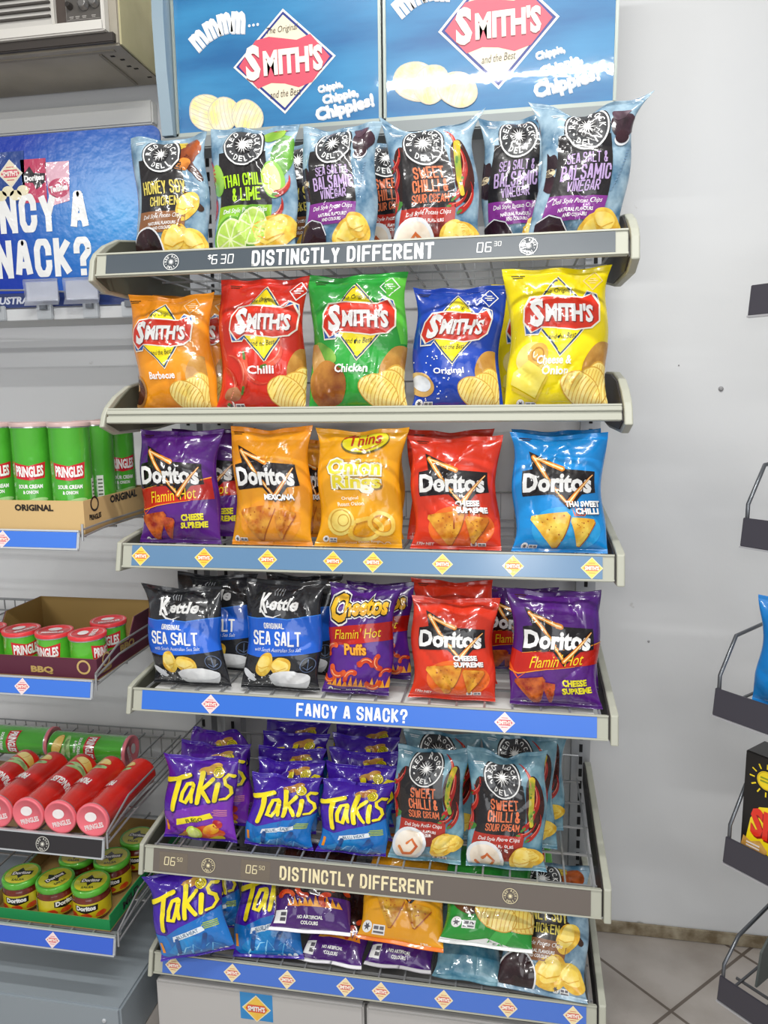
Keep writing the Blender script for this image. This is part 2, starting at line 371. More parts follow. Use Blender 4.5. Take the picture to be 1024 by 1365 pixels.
def best_before(D, x, y, m='f#3a3a30'):
    D.rect('flavour_text', 1, m, x, y, x + 13, y + .9); D.rect('flavour_text', 1, m, x + 1, y - 2, x + 11, y - 1.2)

def rock(title, tcol, band, flavour, sub=None):
    D = Art(150.0); L = 'brand_logo'; cx = -6
    D.rect('pouch', 1, 'f' + band, cx - 13, 138, cx + 12, 152)
    D.poly('pouch', 2, 'f#1d1a1c', [(-41, 56), (-37, 118), (20, 117), (24, 56)]); D.ell('pouch', 2, 'f#1d1a1c', cx, 124, 25, 26)
    D.poly('pouch', 3, 'f' + band, [(-44, 33), (-41, 57.5), (24, 56), (23, 34)])
    rock_badge(D, cx, 124, 23.5, l=4)
    ys = {3: (93, 79, 66), 2: (84, 68)}[len(title)]
    for (t, w, h), y in zip(title, ys): D.block('flavour_text', 4, 'f' + tcol, t, cx, y, w, h, 1, .28 if h < 12 else .31)
    D.text('flavour_text', 4, WH, 'Deli Style Potato Chips', cx - 2, 51, 54, 6, 1, .0, .3)
    D.text('flavour_text', 4, WH, 'NATURAL FLAVOURS', cx - 2, 43.5, 38, 3.6, 1, .02); D.text('flavour_text', 4, WH, 'AND COLOURS', cx - 2, 38.5, 26, 3.4, 1, .02)
    best_before(D, -42, 141, 'f#e8eef2'); info_panel(D, 20, 8, .9)
    if flavour == 'honey':
        D.ell('food_picture', 1, 'n#5c2410#a8501c~25', 28, 128, 15, 17, 20, .12, 4); D.ell('food_picture', 2, 'n#7a2f10#d98a35~30', 20, 112, 11, 9, 0, .14, 8); D.ell('food_picture', 1, 'n#2c120a#5c2410~30', 33, 108, 6, 16, 25, .2, 5)
        D.ell('food_picture', 1, 'f#c9b23a', 16, 139, 8, 6, 0, .1, 5); D.stroke('food_picture', 2, 'f#3a2418', [(22, 76), (40, 60)], 7)
        D.ell('food_picture', 4, 'f#e4e6e8', -30, 15, 23, 26); D.ell('food_picture', 5, 'n#1c0f12#3b1d22~20', -30, 15, 21, 24)
        chip(D, 24, 62, 17, 3, rot=60); chip(D, 10, 24, 22, 5, rot=40); chip(D, 34, 22, 17, 9, rot=-30)
    if flavour == 'thai':
        D.ell('food_picture', 1, 'n#2f6b22#6fae3a~20', 38, 112, 11, 28, -10, .08, 4); D.ell('food_picture', 2, 'n#6e9a2a#b7d95c~20', 26, 137, 12, 9, 30, .08, 9); chilli(D, 36, 143, 20, 10, w=7)
        D.ell('food_picture', 3, 'f#7fb83c', 26, 84, 13, 21); D.ell('food_picture', 4, 'n#d9ec9a#b4d860~30', 24, 84, 10.5, 18)
        chilli(D, 40, 76, 28, 55, l=4, w=8); chilli(D, 34, 52, 24, 70, l=3, w=8); chilli(D, -46, 96, 40, 85, l=3, w=7); chilli(D, -47, 62, 30, 95, l=3, w=7)
        D.ell('food_picture', 3, 'n#5d9a35#99c753~20', -42, 88, 9, 18); D.ell('pouch', 4, 'f#8fc93c', -10, 36, 32, 19); 
        for x, y, r in ((-24, 22, 22), (2, 35, 20)):
            D.ell('food_picture', 5, 'f#5f9c2c', x, y, r, r * 1.1); D.ell('food_picture', 6, 'f#e3f0b4', x, y, r * .88, r * .98)
            for i in range(8):
                a = math.pi * i / 4; D.poly('food_picture', 7, 'n#a6cf4a#c4e070~40', [(x + r * .1 * math.cos(a), y + r * .1 * math.sin(a)), (x + r * .78 * math.cos(a - .33), y + r * .86 * math.sin(a - .33)), (x + r * .82 * math.cos(a), y + r * .9 * math.sin(a)), (x + r * .78 * math.cos(a + .33), y + r * .86 * math.sin(a + .33))])
        D.ell('food_picture', 4, 'n#3a1d12#b0391e~40', 14, 16, 12, 11, 0, .15, 3); chip(D, 26, 28, 25, 7, l=6)
        D.text('flavour_text', 6, WH, 'Deli Style Potato Chips', cx - 2, 51, 54, 6, 1, .0, .3)
    if flavour == 'balsamic':
        D.ell('food_picture', 1, 'n#1a0f16#4a2f3c~25', 33, 126, 12, 15, 15, .15, 4); D.ell('food_picture', 2, 'n#2a1a22#5b4150~25', 27, 140, 10, 7, -20, .15, 6); D.ell('food_picture', 3, 'f#d9dde2', 32, 112, 9, 6, 30); D.ell('food_picture', 4, 'n#201018#43222c~20', 32, 114, 8, 6, 30)
        for i in range(14): D.ell('food_picture', 1, 'f#6c8aa4', 26 + (i * 37 % 18), 62 + i * 3.1, 1.6, .9, 40, .1, i, 8)
        D.ell('food_picture', 4, 'n#2a1220#1a0c14~12', -34, 14, 22, 26); D.stroke('food_picture', 5, 'f#cfd2d8', [(-48, 34), (-36, 40), (-22, 36), (-13, 22)], 1.2)
        D.ell('food_picture', 1, 'n#3a1c28#20101a~25', -48, 92, 8, 12, 0, .2, 7); D.ell('food_picture', 1, 'n#3a1c28#20101a~25', -46, 72, 9, 9, 0, .2, 17); D.ell('food_picture', 1, 'f#d8c7a4', -46, 82, 6, 4)
        chip(D, 20, 22, 24, 11, l=6, rot=20); chip(D, 27, 32, 15, 13, l=8, rot=-40)
    if flavour == 'sweet':
        for x, y, ln, a, w in ((-42, 96, 34, 80, 7), (-47, 76, 36, 100, 7), (-38, 110, 26, 60, 6), (-50, 58, 30, 70, 7), (30, 128, 40, 110, 7), (38, 108, 44, 95, 8), (33, 84, 40, 80, 7), (41, 66, 34, 70, 7), (30, 62, 26, 40, 6)): chilli(D, x, y, ln, a, l=2, w=w)
        D.stroke('food_picture', 3, 'n#d7b52e#6f9a35~40', [(33, 124), (30, 104), (28, 84), (31, 70)], 8, 5); D.ell('food_picture', 1, 'n#1f120e#3c1a14~20', -34, 90, 13, 34); D.ell('food_picture', 1, 'n#1f120e#4a1a14~20', 34, 95, 12, 34)
        D.ell('food_picture', 2, 'f#3f7a30', -46, 62, 7, 4, 30); D.ell('food_picture', 4, 'n#5c1710#a8321e~30', 0, 33, 40, 9, 0, .1, 3)
        D.ell('food_picture', 5, 'f#dfe2e6', -25, 25, 24, 23); D.ell('food_picture', 6, 'n#e9d9c4#f6f1e8~18', -25, 26, 20, 18); D.stroke('food_picture', 7, 'n#c5552a#e08a48~30', [(-38, 20), (-30, 12), (-20, 14), (-14, 24), (-22, 32), (-28, 26)], 4)
        chip(D, 22, 27, 19, 5, l=6, rot=50); chip(D, 34, 31, 15, 8, l=5, rot=-20)
    return D

def crinkle(flavour, kind):
    D = Art(128.0); L = 'brand_logo'; cx, cy = 2, 81
    diamond(D, L, 2, 'f#f2e9c8', cx, cy, 33.5, 37); diamond(D, L, 3, 'f#20406c', cx, cy, 32.3, 35.6); diamond(D, L, 4, 'n#f6e313#f2c81e~8', cx, cy, 30.2, 33.4)
    T = [(-33, 88), (-26, 96.5), (-10, 97.5), (8, 96), (24, 95), (34, 99), (40, 90)]; B = [(38, 76), (30, 70), (14, 68), (-4, 70), (-18, 71), (-28, 67), (-35, 76)]
    def grow(k): return [(cx + (x - cx) * k, cy + (y - cy) * (1 + (k - 1) * 2.2)) for x, y in T + B]
    D.poly(L, 3, 'f#f2ead8', [(22, 92), (30, 103), (40, 100), (42, 90)]); D.poly(L, 4, 'f#2457a8', [(23, 92), (30, 101.5), (39, 99), (41, 90)])
    D.poly(L, 3, 'f#f2ead8', [(-37, 78), (-35, 64), (-22, 64), (-14, 74)]); D.poly(L, 4, 'f#2457a8', [(-36, 78), (-34, 65.3), (-22, 65.3), (-15, 74)])
    D.poly(L, 5, 'f#f6efdf', grow(1.045)); D.poly(L, 6, 'f#d8341f', grow(1.0))
    D.text(L, 7, 'f#8c1c12', "MITH'S", 10.5, 81.6, 47, 16, -1, .045, .1); D.text(L, 7, 'f#8c1c12', "S", -21, 82.6, 14, 25, 0, .05, .1)
    D.text(L, 8, WH, "MITH'S", 9.5, 82.4, 47, 16, -1, .045, .1); D.text(L, 8, WH, "S", -22, 83.4, 14, 25, 0, .05, .1)
    D.text(L, 6, 'f#2a3a2a', 'The Original', cx, 101, 28, 5.5, 2, .0, .3, .25); D.text(L, 6, 'f#2a3a2a', 'and the Best', cx, 63, 27, 4.8, 2, .0, .3, -.2)
    star_badge(D, 36, 113, 10, {'cheese': 'f#f7d98a', 'bbq': 'f#f3d2a0'}.get(kind, WH)); best_before(D, -42, 120, 'f#3a3222')
    fl = flavour.split('|')
    for i, t in enumerate(fl): D.text('flavour_text', 6, WH, t, -3 + i * 2, 42 - 9 * i - (4 if len(fl) == 1 else 0), min(34, 5.2 * len(t)), 7.5, 0, .025)
    # crinkle cut chips with the potato behind
    D.ell('food_picture', 2, 'n#b07a2e#dcb05a~18', 41, 40, 13, 20, -20, .05, 3)
    for x, y, r in ((43, 20, 66), (35, 19, 50), (25, 17, 30)): ripple(D, x, y, 13 + (43 - x) * .4, 20 - (43 - x) * .35, r - 60, l=3 if x == 43 else 5 if x == 35 else 7)
    if kind == 'bbq': D.ell('food_picture', 3, 'n#8a5a2a#c89858~15', -40, 22, 13, 17, 10); D.ell('food_picture', 4, 'n#2a120a#5a2a14~25', -40, 22, 10, 14, 10); D.stroke('food_picture', 5, 'f#d8a468', [(-46, 46), (-40, 24)], 4)
    if kind == 'chilli':
        for x, y, a in ((-24, 42, 120), (-14, 30, -40), (20, 52, 60), (-34, 26, 100)): chilli(D, x, y, 40, a, 'n#c8351f#e8664a~25', 2, 8, .5)
        D.ell('food_picture', 3, 'n#8a4a2a#d8a070~20', -36, 16, 9, 7, 0, .1, 3); info_panel(D, -34, 5, .9)
    if kind == 'chicken':
        D.ell('food_picture', 2, 'n#4f8a2a#8ab84a~20', -34, 52, 14, 8, -30, .1, 4); D.stroke('food_picture', 3, 'n#d8b070#b07a3a~20', [(-46, 56), (-38, 40)], 11, 16); D.ell('food_picture', 4, 'n#7a3a12#c88a3a~16', -28, 24, 19, 22, 30, .06, 3)
        D.poly('pouch', 1, 'f#2c9a3e', [(-40, 100), (-10, 60), (10, 60), (-26, 112)])
        D.poly('pouch', 1, 'f#5cc03f', [(44, 60), (52, 60), (52, 128), (28, 128)])
    if kind == 'original':
        D.ell('food_picture', 3, 'n#c89a50#e4c88a~15', -38, 26, 17, 12, -20); D.ell('food_picture', 4, 'n#e8ecf0#c8d0dc~40', -36, 27, 11, 8, -20)
        rn = random.Random(3)
        for i in range(34): D.rect('food_picture', 2, WH, *(lambda x, y: (x, y, x + 1.2, y + 1.2))(rn.uniform(-44, -4), rn.uniform(8, 56)))
        info_panel(D, -34, 6, .9)
    if kind == 'cheese':
        D.ell('food_picture', 3, 'n#d8b84a#f2e08a~15', -26, 44, 15, 14); D.ell('food_picture', 4, 'n#c88a2a#e8b850~25', -20, 47, 10, 10); D.ring('food_picture', 5, 'f#b07a28', -20, 47, 5, 6.2)
        D.poly('food_picture', 5, 'n#e8d44a#f4ec8a~12', [(-42, 32), (-28, 42), (-8, 30), (-20, 10), (-44, 22)]); D.poly('food_picture', 6, 'f#d8bc38', [(-42, 20), (-20, 9), (-8, 29), (-7, 27), (-19, 6), (-43, 17)])
        info_panel(D, -30, 4, .9)
    return D

def tri_chip_logo(D, dy=0):
    L = 'brand_logo'
    D.poly(L, 2, 'f#1a1416', [(-39, 80 + dy), (-28, 82 + dy), (-34, 101 + dy), (8, 82 + dy), (40, 80 + dy), (42, 58 + dy), (27, 56 + dy), (11, 40 + dy), (-4, 56 + dy), (-38, 53 + dy)])
    def line(a, b, w0, w1, m, l): D.stroke(L, l, m, [(a[0] + (b[0] - a[0]) * t / 4, a[1] + dy + (b[1] - a[1]) * t / 4) for t in range(5)], w0, w1)
    for w, m, l in ((4.6, 'f#e88a1e', 3), (1.6, 'f#ffe9a8', 4)):
        line((-29, 95), (10, 46), w, w * .7, m, l); line((-28, 94), (4, 82), w * .6, w * 1.2, m, l)
    D.text(L, 6, 'f#241c20', 'Doritos', 0, 66.5 + dy, 74, 22, 0, .06, .0, .05, 1); D.text(L, 7, WH, 'Doritos', 0, 67 + dy, 74, 20, 0, .04, 0, .05)
    for w, m, l in ((6.0, 'f#8a3a10', 8), (4.8, 'f#e88a1e', 9), (1.8, 'f#ffe9a8', 10)): line((10, 46), (37, 76), w, w * .25, m, l)
def corn(flavour):
    D = Art(128.0)
    tri_chip_logo(D, 6 if flavour != 'flamin' else 8); best_before(D, -42, 121, 'f#4a2a1a')
    if flavour == 'flamin':
        P = [(-51, 40), (-40, 37), (-20, 42), (0, 45), (24, 48), (51, 50), (51, 74), (30, 68), (8, 66), (-16, 64), (-38, 60), (-51, 64)]
        D.poly('pouch', 1, 'n#d02a18#a81410~8', P)
        D.stroke('pouch', 2, 'f#f09a2a', P[:5], 1.6, .4); D.stroke('pouch', 2, 'f#f09a2a', P[6:11], 1.2, .4)
        D.text('flavour_text', 4, 'f#f6d324', "Flamin' Hot", 2, 54, 60, 13, 6, .0, .35)
        D.text('flavour_text', 4, 'f#e8dc2a', 'CHEESE', 24, 30, 27, 7.5, 3, .05); D.text('flavour_text', 4, 'f#e8dc2a', 'SUPREME', 26, 21.5, 33, 7, 3, .05)
        tortilla(D, [(-46, 30), (-8, 36), (-20, 2)], 'n#8c1c0e#d8702a~50'); tortilla(D, [(-14, 30), (2, 28), (-6, 4)], 'n#8c1c0e#d8602a~50'); info_panel(D, -30, 3, .7)
        D.stroke('pouch', 2, 'f#e85a1e', [(-50, 46), (-40, 32), (-30, 40)], 3, .5)
    else:
        t1, t2, dyy = {'mexicana': ('MEXICANA', None, 0), 'supreme': ('CHEESE', 'SUPREME', 0), 'sweetchilli': ('THAI SWEET', 'CHILLI', 0)}[flavour]
        for dx, dy, m, l in ((.7, -.7, 'f#3a2418', 3), (0, 0, WH, 4)):
            D.text('flavour_text', l + 8, m, t1, 25 * (flavour == 'sweetchilli') + 16 * (flavour != 'sweetchilli') + dx, 52 + dy, 36 if t2 is None or flavour == 'sweetchilli' else 27, 6.4, 0, .05)
            if t2: D.text('flavour_text', l + 8, m, t2, 29 * (flavour == 'sweetchilli') + 19 * (flavour != 'sweetchilli') + dx, 44.5 + dy, 34 if flavour == 'supreme' else 24, 6.2, 0, .05)
        k = {'mexicana': 'n#b8621a#e0a038~45', 'supreme': 'n#c8701a#f0b03a~45', 'sweetchilli': 'n#d89a22#f4d45a~40'}[flavour]
        D.ell('food_picture', 1, {'mexicana': 'f#e8952a', 'supreme': 'n#f07a28#e2431e~6', 'sweetchilli': 'f#2aa0e0'}[flavour], 5, 25, 38, 24)
        tortilla(D, [(-36, 38), (12, 44), (-6, 3)], k); tortilla(D, [(10, 38), (38, 36), (18, 6)], k, l=6)
        if flavour == 'sweetchilli':
            for a in range(6): D.stroke('food_picture', 2, 'f#e86a3a', [(16 + a * 2, 40), (14 + a * 4, 48 + (a * 7) % 5)], 1.6, .3)
        info_panel(D, 24 if flavour == 'supreme' else -34, 6, .8)
        if flavour == 'supreme': D.text('flavour_text', 2, 'f#f4e4dc', '170g NET', -34, 6, 20, 4.4, 0, .03)
    return D
def kettle():
    D = Art(130.0)
    P = [(-52, 42), (-30, 40), (-5, 42), (20, 44), (52, 48), (52, 90), (30, 88), (10, 85), (-12, 87), (-30, 85), (-52, 86)]
    D.poly('pouch', 1, 'f#1e62d2', P); D.stroke('pouch', 2, 'f#3a8af0', P[5:], 1.0); 
    D.text('brand_logo', 3, WH, 'ettle', 6, 102.5, 37, 15, 0, .03, .3); D.stroke('brand_logo', 3, WH, [(-26, 96), (-18, 88), (-8, 87), (2, 91)], 3, .5); D.text('brand_logo', 4, WH, 'K', -20, 103, 15, 23, 0, .035, .3)
    for i in range(4): D.stroke('brand_logo', 2, 'f#8a8c90', [(-8 + i * 3.5, 112), (-9 + i * 4, 116), (-7 + i * 3.4, 119)], 1.3)
    D.block('flavour_text', 3, WH, 'ORIGINAL', -8, 77.5, 27, 6.5, 0, .3); D.block('flavour_text', 3, WH, 'SEA SALT', -6, 63, 64, 16.5, 0, .29)
    D.text('flavour_text', 3, 'f#dfe9f8', 'with South Australian Sea Salt', -4, 50, 62, 4.5, 1, .0, .3)
    chip(D, -18, 32, 14, 4, rot=70); chip(D, 4, 30, 14, 6, rot=-15); D.ell('food_picture', 3, 'f#d8dade', -38, 18, 11, 4, -35)
    D.poly('food_picture', 5, 'n#b8babd#e2e4e6~10', Art.epts(16, 18, 26, 19, 0, 20, 180, 360)); D.ell('food_picture', 6, 'n#d8dade#f6f7f8~25', 16, 18, 26, 8)
    rn = random.Random(5)
    for i in range(26): D.ell('food_picture', 2, 'f#e4e6e8', rn.uniform(-40, -8), rn.uniform(6, 20), rn.uniform(.5, 1.3), None, 0, .2, i, 7)
    D.ring('brand_logo', 3, 'f#5a6a88', 38, 33, 8, 9, 24); D.stroke('brand_logo', 3, 'f#5a6a88', [(38, 27), (38, 39)], 1.2); D.stroke('brand_logo', 3, 'f#5a6a88', [(33, 31), (38, 27), (43, 31)], 1.2)
    for i in range(3): D.ring('nutrition_panel', 2, 'f#b8babd', 18 + i * 9, 5, 2.6, 3.2, 14)
    return D
def puffs():
    D = Art(150.0)
    D.poly('pouch', 1, 'n#c81e14#a01210~9', [(-52, 66), (-20, 68), (20, 74), (52, 76), (52, 100), (20, 98), (-14, 94), (-52, 88)])
    for b, m, l in ((.15, WH, 3), (.10, 'f#17141a', 4), (.045, 'n#f0a01e#f6c62a~12', 5)):
        D.text('brand_logo', l, m, 'heetos', 8, 119, 64, 24, 4, b, 0, .05, 1); D.text('brand_logo', l, m, 'C', -33, 116, 24, 36, 4, b, .1, 0, 1)
    D.text('flavour_text', 4, 'f#f6d324', "Flamin' Hot", -2, 84, 74, 13, 5, .0, .35)
    for b, m, l in ((.07, 'f#8a3a12', 3), (.035, 'f#f0a832', 4)): D.text('flavour_text', l, m, 'Puffs', -6, 63, 34, 14, 2, b, 0, 0, 1)
    def puff(x, y, s, a, m): D.stroke('food_picture', 3, m, [(x + s * math.cos(a + t), y + s * math.sin(a + t)) for t in np.linspace(0, 2.4, 8)], s * .75); D.stroke('food_picture', 4, 'f#f0a070', [(x + s * 1.1 * math.cos(a + t), y + s * 1.1 * math.sin(a + t)) for t in np.linspace(.4, 1.9, 6)], s * .16)
    for x, y, s, a in ((-40, 58, 9, 1.2), (-30, 38, 11, 3.2), (-42, 26, 8, 3.4), (12, 40, 10, .4), (34, 48, 9, 2.2), (26, 22, 10, 3.6), (-8, 24, 9, 1.0), (42, 30, 7, .8)): puff(x, y, s, a, 'n#b82a12#e05a22~40')
    for i in range(12): D.poly('food_picture', 2, 'n#e8821e#f6b83a~30', [(-44 + i * 8, 12), (-40 + i * 8, 22 + (i * 5) % 7), (-36 + i * 8, 12)])
    D.text('flavour_text', 3, WH, 'NO ARTIFICIAL', 2, 17 - 10, 30, 3.2, 0, .03); D.text('flavour_text', 3, WH, 'COLOURS', 2, 3, 18, 3, 0, .03); info_panel(D, -32, 5, .9)
    D.rect('pouch', 1, 'f#efeef2', -52, -2, 52, 1)
    return D
def puffs_low():
    D = Art(150.0)
    for i in range(10): D.poly('food_picture', 2, 'n#e8821e#f6b83a~30', [(-30 + i * 7, 50), (-27 + i * 7, 60 + (i * 5) % 9), (-22 + i * 7, 50)])
    for x, y, a in ((-30, 62, .5), (24, 60, 1.5), (-6, 74, 2.6), (38, 72, .2)): D.stroke('food_picture', 3, 'n#b82a12#e05a22~40', [(x + 9 * math.cos(a + t), y + 9 * math.sin(a + t)) for t in np.linspace(0, 2.4, 8)], 7)
    D.rect('nutrition_panel', 2, WH, -46, 26, -30, 44); D.rect('nutrition_panel', 3, 'f#55525a', -38, 29, -31, 34); D.rect('nutrition_panel', 3, 'f#55525a', -38, 36, -31, 41)
    D.text('flavour_text', 3, WH, 'NO ARTIFICIAL', 0, 36, 34, 4.6, 0, .04); D.text('flavour_text', 3, WH, 'COLOURS', 0, 29, 22, 4.4, 0, .04)
    D.rect('pouch', 1, 'n#1c1016#4a2418~20', -52, 66, 52, 140); D.poly('pouch', 1, 'f#efeef2', [(-52, 0), (52, 0), (52, 7), (20, 9), (0, 12), (-20, 9), (-52, 8)])
    return D
def roll_logo(D, y0, k=1.0, rot=8, x0=0):
    c, q = math.cos(math.radians(rot)), math.sin(math.radians(rot))
    def S(pts, w, w2=None):
        P = [(x0 + k * (x * c - y * q), y0 + k * (x * q + y * c)) for x, y in pts]
        D.stroke('brand_logo', 3, 'f#2c1a5c', [(a + 1.2, b - 1.4) for a, b in P], (w + 1.5) * k, (w2 or w) * k + 1.5); D.stroke('brand_logo', 4, 'f#f4e01c', P, w * k, (w2 or w) * k)
    S([(-44, 18), (-30, 20), (-10, 24)], 7.5, 6); S([(-26, 20), (-30, 0), (-34, -24)], 8, 7)
    S([(-6, 12), (-14, 12), (-20, 0), (-22, -12), (-15, -15), (-9, -4), (-5, 10)], 6); S([(-5, 10), (-7, -4), (-6, -14)], 6.5, 5)
    S([(9, 26), (4, 4), (2, -16)], 7.5, 6); S([(22, 16), (7, 3)], 6, 5); S([(7, 3), (17, -16)], 6, 5)
    S([(28, 8), (24, -16)], 7, 6); S([(49, 17), (43, 20), (37, 15), (38, 7), (44, 1), (45, -8), (39, -15), (31, -15)], 5, 4)
    P = [(x0 + k * ((29 + (1.2 + .42 * t) * math.cos(t * 1.05)) * c - (24 + (1.2 + .42 * t) * math.sin(t * 1.05)) * q), y0 + k * ((29 + (1.2 + .42 * t) * math.cos(t * 1.05)) * q + (24 + (1.2 + .42 * t) * math.sin(t * 1.05)) * c)) for t in range(0, 15)]
    D.ell('brand_logo', 4, 'f#f4e01c', P[0][0], P[0][1], 7.6 * k); D.stroke('brand_logo', 5, 'f#7a6a10', P, .9 * k)
def rolls(kind):
    D = Art(128.0)
    D.ell('food_picture', 1, 'n#b06a2a#d8a850~35', 14, 110, 13, 7, 20, .2, 4)
    roll_logo(D, 78)
    if kind == 'fuego':
        D.poly('pouch', 1, 'n#7e30b4#6a26a4~6', [(-52, 40), (-20, 50), (20, 62), (52, 72), (52, -2), (-52, -2)])
        D.poly('flavour_text', 3, 'f#f4e01c', [(-27, 26), (-25, 36), (22, 47), (25, 39), (10, 36)]); D.text('flavour_text', 4, 'f#5a5a1a', 'FUEGO', 0, 36, 24, 6, 13, .03)
        D.ell('food_picture', 3, 'n#b82a1e#e0652a~30', 6, 14, 28, 14, 10, .12, 3); D.ell('food_picture', 4, 'f#c8dc4a', -4, 16, 11, 11); D.ell('food_picture', 5, 'f#e0ec8a', -4, 16, 8, 8); D.ell('food_picture', 4, 'n#e8c02a#d86a2a~30', 20, 22, 12, 7, 30, .1, 5); D.ell('food_picture', 4, 'f#d8c82a', 24, 6, 12, 5, 15); D.ell('food_picture', 4, 'n#a01a24#d84030~30', 30, 30, 7, 6)
        D.stroke('food_picture', 4, 'n#c88a2a#e0b050~30', [(-28, 4), (-16, 14)], 6)
    else:
        D.poly('pouch', 1, 'n#1a78c8#1460b0~6', [(-52, 44), (-30, 40), (-8, 50), (20, 58), (52, 68), (52, 8), (20, -2), (-30, -2), (-52, 14)])
        D.poly('flavour_text', 3, 'f#dfe8f0', [(-22, 30), (-20, 38), (24, 47), (26, 40)]); D.text('flavour_text', 4, 'f#5a7a9a', 'BLUE HEAT', 2, 39, 34, 5, 12, .02)
        D.ell('food_picture', 2, 'n#1a90d8#0c4c9a~18', 4, 16, 38, 17, 8, .18, 5)
        for i in range(5): D.stroke('food_picture', 3, 'n#9ad8f4#2a9ae0~30', [(-26 + i * 12, 6 + i % 2 * 5), (-20 + i * 12, 15 + i % 3 * 4), (-12 + i * 12, 12 + i % 2 * 8)], 2.2, .5)
        D.stroke('food_picture', 4, 'n#0c3c7a#1a68b8~30', [(-16, 32), (-20, 12)], 6); D.stroke('food_picture', 4, 'n#0c3c7a#1a68b8~30', [(24, 34), (14, 14)], 6)
        for i in range(4): D.ell('nutrition_panel', 3, 'f#d8e4ee', 16 + i * 8, 3 + i * .6, 3.2, 3.0)
    for i in range(4): D.rect('flavour_text', 3, 'f#a8c02a' if kind != 'fuego' else 'f#c87a9a', 24 + (i % 2) * 2, 42 + i * 2.6, 44, 43.4 + i * 2.6)
    D.rect('nutrition_panel', 3, 'f#e8901e', -45, 14, -41, 30)
    return D
def rings():
    D = Art(140.0)
    D.ell('brand_logo', 2, 'f#6a5a12', 5, 123, 27.5, 15, 6); D.ell('brand_logo', 3, 'n#e8d820#c8c428~8', 5, 124, 26, 13.5, 6); D.text('brand_logo', 4, 'f#b83018', 'Thins', 5, 126, 38, 14, 6, .02, .1); D.stroke('brand_logo', 4, 'f#b83018', [(-5, 114), (8, 113), (20, 118), (26, 123)], 1.6, .5); D.stroke('brand_logo', 4, 'f#b83018', [(-19, 127), (-8, 133)], 1.6)
    for b, m, l in ((.13, 'f#8a6a2a', 2), (.105, 'f#f6f2d8', 3), (.03, 'n#e8d41c#f0e040~20', 4)):
        D.text('flavour_text', l, m, 'Onion', -2, 93, 62, 18, 0, b, 0, 0, 1); D.text('flavour_text', l, m, 'Rings', 1, 74, 56, 19, 0, b, 0, 0, 1)
    D.text('flavour_text', 3, 'f#f8ecd0', 'Original', -8, 57, 21, 4.6, 3, .02); D.text('flavour_text', 3, 'f#f8ecd0', 'Roast Onion', -8, 51, 32, 4.6, 3, .02)
    def rg(x, y, rx, ry, rot, l): 
        for a, m in ((1, 'n#f0c84a#f6dc7a~30'), (.86, 'f#d89a28')): pass
        D.poly('food_picture', l, 'n#e8b83a#f6dc7a~30', Art.epts(x, y, rx, ry, rot, 28, 0, 360, .05, 3), [Art.epts(x, y, rx * .66, ry * .62, rot, 28, 0, 360, .05, 3)])
        D.poly('food_picture', l + 1, 'f#d08e24', Art.epts(x, y, rx * .72, ry * .68, rot, 28, 0, 360, .05, 3), [Art.epts(x, y, rx * .66, ry * .62, rot, 28, 0, 360, .05, 3)])
    rg(9, 22, 20, 15, 10, 2); rg(27, 29, 16, 14, -30, 4); D.ell('food_picture', 2, 'n#f0dc7a#e0b84a~20', -21, 30, 17, 16); D.ring('food_picture', 3, 'f#c89a38', -21, 31, 12, 13.4); D.ring('food_picture', 3, 'f#c89a38', -18, 32, 6, 7)
    D.text('flavour_text', 3, 'f#f8ecd0', 'Crispy Onion Rings', 6, 7, 40, 3.6, 4, .01); info_panel(D, -34, 9, .8); D.ring('nutrition_panel', 2, 'f#f8ecd0', 26, 4, 3.2, 4, 14); D.ring('nutrition_panel', 2, 'f#f8ecd0', 34, 4, 3.2, 4, 14)
    return D
def corn_low():
    D = Art(128.0); tortilla(D, [(-30, 96), (6, 96), (-14, 62)], 'n#b8701a#e0b038~45'); tortilla(D, [(4, 92), (38, 90), (14, 66)], 'n#b8701a#e0b038~45', l=6); info_panel(D, -34, 62, 1.3); D.text('flavour_text', 2, 'f#f8e8c8', '170g', 30, 54, 12, 5, 0, .03); tri_chip_logo(D, 50)
    return D
def crinkle_low():
    D = Art(128.0)
    for x, y, r in ((40, 76, 10), (26, 80, -4), (8, 76, -14)): ripple(D, x, y, 24, 15, r, l=3 if x == 40 else 5 if x == 26 else 7)
    D.ell('food_picture', 2, 'n#3a2210#7a4a20~20', -22, 92, 20, 18, 0, .08, 4); info_panel(D, -30, 64, 1.3); D.text('flavour_text', 2, WH, '170g', 30, 62, 12, 5, 0, .03)
    D.poly('pouch', 1, 'f#3db048', [(-10, 30), (10, 60), (30, 60), (10, 30)]); D.poly('pouch', 1, 'f#eef0ee', [(-52, 36), (-52, 48), (-20, 47), (0, 51), (30, 46), (52, 47), (52, 36)])
    return D

